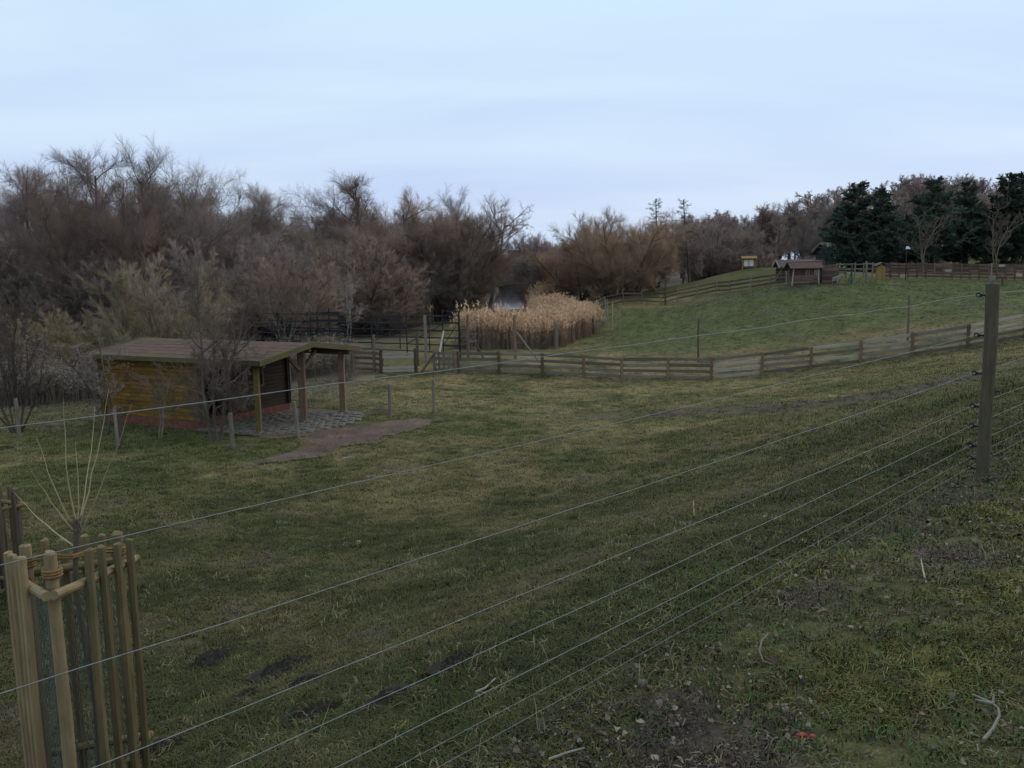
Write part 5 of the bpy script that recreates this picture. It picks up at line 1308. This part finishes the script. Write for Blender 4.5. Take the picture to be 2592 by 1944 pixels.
def leaf_mesh(seed):
    r = np.random.default_rng(seed); L, w = r.uniform(.035, .065), r.uniform(.016, .030); c = r.uniform(-.02, .03); V, T = [], []
    for k_ in range(5):
        t_ = k_ / 4; ww = w * math.sin(math.pi * min(max(t_ * .92 + .06, 0), 1)) * r.uniform(.75, 1.2); z = c * math.sin(t_ * 3.1) + r.uniform(-.003, .003); cu = r.uniform(.0, .014)
        V += [(-ww, L * (t_ - .5), z + cu), (0, L * (t_ - .5), z), (ww, L * (t_ - .5), z + cu)]
    for k_ in range(4):
        b_ = k_ * 3; T += [(b_, b_ + 1, b_ + 4), (b_, b_ + 4, b_ + 3), (b_ + 1, b_ + 2, b_ + 5), (b_ + 1, b_ + 5, b_ + 4)]
    return mesh_np('leaf', V, None, T)
lf = [leaf_mesh(i) for i in range(6)]; lfm = inst_mat('dry_leaf', .75)
for l_ in lf: l_.materials.append(lfm)
x, y = sector(30000, 1.4, 13); d = fence_d(x, y)
cl = fbm(x, y, .8, 81, 3)
keep = np.where(d < .15, RNG.uniform(size=len(x)) < .10 + .9 * sstep(.47, .62, cl), RNG.uniform(size=len(x)) < .010)
x, y = x[keep], y[keep]; n = len(x)
lc = np.array([(.20, .165, .13), (.13, .090, .060), (.08, .053, .038), (.22, .18, .14), (.15, .10, .06), (.10, .07, .05), (.06, .045, .035)])[RNG.integers(0, 7, n)] * RNG.uniform(.6, 1.2, (n, 1))
scatter('fallen_leaves', np.c_[x, y, H(x, y) + RNG.uniform(.012, .045, n)], np.c_[RNG.normal(0, .45, (n, 2)), RNG.uniform(0, 6.28, n)], RNG.uniform(.28, .68, n) * np.where(RNG.uniform(size=n) < .05, 1.4, 1.0), RNG.integers(0, 6, n), lc, lf, 'dry curled leaves strewn along the near side of the wire fence', 'leaves')
# moss cushions: dense short fuzz
ms_p = [blade_tuft(60 + i, 46, .055, .018, .005, 1.6) for i in range(3)]; msm = inst_mat('moss_fuzz')
for l_ in ms_p: l_.materials.append(msm)
x, y = sector(52000, 1.4, 11); d = fence_d(x, y); keep = (d < .1) & (RNG.uniform(size=len(x)) < .06 + sstep(.48, .60, fbm(x, y, .9, 71, 3)))
x, y = x[keep], y[keep]; n = len(x)
mc = np.array([.128, .112, .034]) * RNG.uniform(.45, 1.2, (n, 1)); mc[:, 0] *= RNG.uniform(.7, 1.2, n)
scatter('moss', np.c_[x, y, H(x, y)], np.c_[RNG.normal(0, .1, (n, 2)), RNG.uniform(0, 6.28, n)], RNG.uniform(.6, 1.2, n), RNG.integers(0, 3, n), mc, ms_p, 'yellow-green moss cushions in the rough turf by the fence', 'moss')
# crumbs of bark, stalk and earth in the rough turf
cr = []
for i in range(4):
    r_ = np.random.default_rng(i + 900); V, T = [], []
    for k_ in range(9):
        c_ = np.array([r_.normal(0, .05), r_.normal(0, .05), r_.uniform(.004, .02)]); a_ = r_.uniform(0, 6.283); L_ = r_.uniform(.012, .05); w_ = r_.uniform(.003, .008)
        d_ = np.array([math.cos(a_), math.sin(a_), r_.uniform(-.3, .4)]) * L_ / 2; n_ = np.array([-math.sin(a_), math.cos(a_), 0]) * w_ / 2; b_ = len(V)
        V += [c_ - d_ - n_, c_ + d_ - n_, c_ + d_ + n_, c_ - d_ + n_, c_ + np.array([0, 0, w_])]; T += [(b_, b_ + 1, b_ + 4), (b_ + 1, b_ + 2, b_ + 4), (b_ + 2, b_ + 3, b_ + 4), (b_ + 3, b_, b_ + 4)]
    cr.append(mesh_np('crumb', V, None, T)); cr[-1].materials.append(lfm)
x, y = sector(30000, 1.3, 12); d = fence_d(x, y); keep = (d < .2) & (RNG.uniform(size=len(x)) < .25 + .75 * sstep(.42, .6, fbm(x, y, .7, 81, 3)))
x, y = x[keep], y[keep]; n = len(x)
cc = np.array([(.055, .042, .032), (.10, .075, .05), (.17, .14, .10), (.04, .033, .028)])[RNG.integers(0, 4, n)] * RNG.uniform(.6, 1.2, (n, 1))
scatter('bark_crumbs', np.c_[x, y, H(x, y)], np.c_[RNG.normal(0, .2, (n, 2)), RNG.uniform(0, 6.28, n)], RNG.uniform(.45, 1.0, n), RNG.integers(0, 4, n), cc, cr, 'crumbs of bark, stalk and earth in the rough turf', 'litter')
# dry straw stalks
st = [blade_tuft(80 + i, 5, .05, .20, .004, 1.0) for i in range(3)]
for l_ in st: l_.materials.append(grass_m)
x, y = sector(9000, 2, 24); d = fence_d(x, y); keep = RNG.uniform(size=len(x)) < np.where(d > 0, .5 * np.exp(-d / 3.5) + .05 * sstep(.5, .7, fbm(x, y, 2.2, 33, 2)), .10)
x, y = x[keep], y[keep]; n = len(x)
scatter('dry_stalks', np.c_[x, y, H(x, y)], np.c_[RNG.normal(0, .3, (n, 2)), RNG.uniform(0, 6.28, n)], RNG.uniform(.5, 1.2, n), RNG.integers(0, 3, n), np.array([.21, .175, .10]) * RNG.uniform(.5, 1.1, (n, 1)), st, 'pale dry grass stalks standing in the meadow', 'stalks')
# pebbles
pb = []
for i in range(4):
    bm = bmesh.new(); bmesh.ops.create_icosphere(bm, subdivisions=1, radius=1); rnd = random.Random(i)
    for v_ in bm.verts: v_.co = Vector((v_.co.x * rnd.uniform(.8, 1.2), v_.co.y * rnd.uniform(.6, .9), v_.co.z * rnd.uniform(.4, .6)))
    me = bpy.data.meshes.new('pebble'); bm.to_mesh(me); bm.free(); me.materials.append(lfm); pb.append(me)
x, y = sector(1500, 1.5, 26); d = fence_d(x, y); keep = RNG.uniform(size=len(x)) < np.where(d < .2, .10, .08)
x, y = x[keep], y[keep]; n = len(x)
scatter('pebbles', np.c_[x, y, H(x, y) + .008], np.c_[RNG.normal(0, .2, (n, 2)), RNG.uniform(0, 6.28, n)], RNG.uniform(.008, .022, n), RNG.integers(0, 4, n), np.array([.30, .28, .25]) * RNG.uniform(.5, 1.2, (n, 1)), pb, 'small pale stones lying in the turf', 'pebbles')
# single stones, twigs, scraps
def rock(u_, v_, w_, lab, mt='stone'):
    g_ = G(u_, v_); s_ = w_ * g_.y / F / 2
    o = bpy.data.objects.new('pale_stone', pb[random.randrange(4)]); link(o, None, Matrix.Translation(g_ + Vector((0, 0, s_ * .3))) @ Matrix.Rotation(jit(3), 4, 'Z') @ Matrix.Scale(s_, 4))
    o.material_slots[0].link = 'OBJECT'; o.material_slots[0].material = M_[mt]; tag(o, lab, 'stone')
rock(1632, 1328, 14, 'pale stone in front of a small molehill'); rock(2247, 1518, 24, 'largest pale stone in the leaf litter left of the thistle', 'pale_rail'); rock(2155, 1590, 22, 'pale stone above the mossy patch', 'pale_rail'); rock(908, 1372, 12, 'small white stone on the meadow left of the middle', 'paper')
rock(2356, 1895, 26, 'pale stone near the bottom edge between twig and red scrap', 'stone'); rock(1372, 1850, 20, 'pale pebble lump under the lowest wires', 'stone'); rock(1860, 1690, 16, 'pale stone at the left rim of the mossy patch', 'stone')
def stick(name, pts, r, mt, lab, cat='twig'):
    w = []
    for (u_, v_, up) in pts: p = G(u_, v_); w.append(p + Vector((0, 0, up)))
    o = thing(name, w[0], lab, cat); n = len(w)
    MB().tube(w, [r * (1 - .5 * k_ / (n - 1)) for k_ in range(n)], 6).build('stem', M_[mt], o); return o, w
o, w = stick('curved_twig', [(2488, 1887, .02), (2512, 1862, .025), (2528, 1832, .03), (2526, 1812, .03), (2512, 1800, .03)], .007, 'bark_pale', 'white curved twig lying near the bottom right corner')
for q_ in ((-.06, .01), (-.05, .05), (.03, .05)): MB().tube([w[-1], w[-1] + Vector((q_[0], q_[1], .012))], [.006, .003], 5).build('side_shoot', M_['bark_pale'], o)
stick('curved_twig', [(1944, 1634, .06), (1927, 1648, .05), (1922, 1664, .03), (1932, 1684, .02), (1960, 1694, .02)], .006, 'bark', 'thin hooked twig left of the mossy patch')
stick('dead_branch', [(1205, 1765, .03), (1228, 1755, .03), (1255, 1738, .05)], .008, 'pale_rail', 'forked dry branch lying between the lower wires')
stick('dead_branch', [(1390, 1940, .03), (1440, 1928, .04), (1480, 1917, .04)], .006, 'pale_rail', 'straight pale stalk at the bottom edge')
stick('dead_branch', [(870, 1163, .03), (885, 1160, .05), (897, 1161, .03)], .012, 'pale_rail', 'pale stick lying just below the earth path')
stick('dead_branch', [(985, 1153, .03), (1000, 1151, .05), (1016, 1153, .03)], .012, 'bark_dark', 'dark stick lying right of the pale one below the path')
stick('orange_stalk', [(1757, 1310, 0), (1756, 1300, .06), (1755, 1290, .13)], .012, 'ochre_board', 'short orange-tipped stalk standing on the meadow', 'stalk')
o, w = stick('dead_thistle', [(2345, 1478, 0), (2336, 1462, .04), (2328, 1444, .09)], .006, 'pale_rail', 'dead thistle with a dark fluffy head in the leaf litter', 'thistle')
m_ = MB()
for k_ in range(26):
    d_ = Vector((jit(1), jit(1), random.uniform(-.2, 1))).normalized(); m_.tube([w[-1], w[-1] + d_ * random.uniform(.03, .055)], [.007, .002], 4)
m_.build('seed_head', M_['twig_purple'], o)
g_ = G(2040, 1872); o = thing('red_scrap', g_, 'crumpled red plastic scrap lying in the turf', 'litter')
for k_, (dx, dy, s_) in enumerate(((-.016, 0, .018), (.020, -.010, .013))):
    bm = bmesh.new(); bmesh.ops.create_icosphere(bm, subdivisions=2, radius=s_); rnd = random.Random(k_)
    for v_ in bm.verts: v_.co = Vector((v_.co.x * 1.1, v_.co.y * .7, v_.co.z * .5)) * rnd.uniform(.75, 1.15)
    me = bpy.data.meshes.new('crumple'); bm.to_mesh(me); bm.free(); mobj('crumple', me, M_['red_plastic'], o, Matrix.Translation(g_ + Vector((dx, dy, .018))))
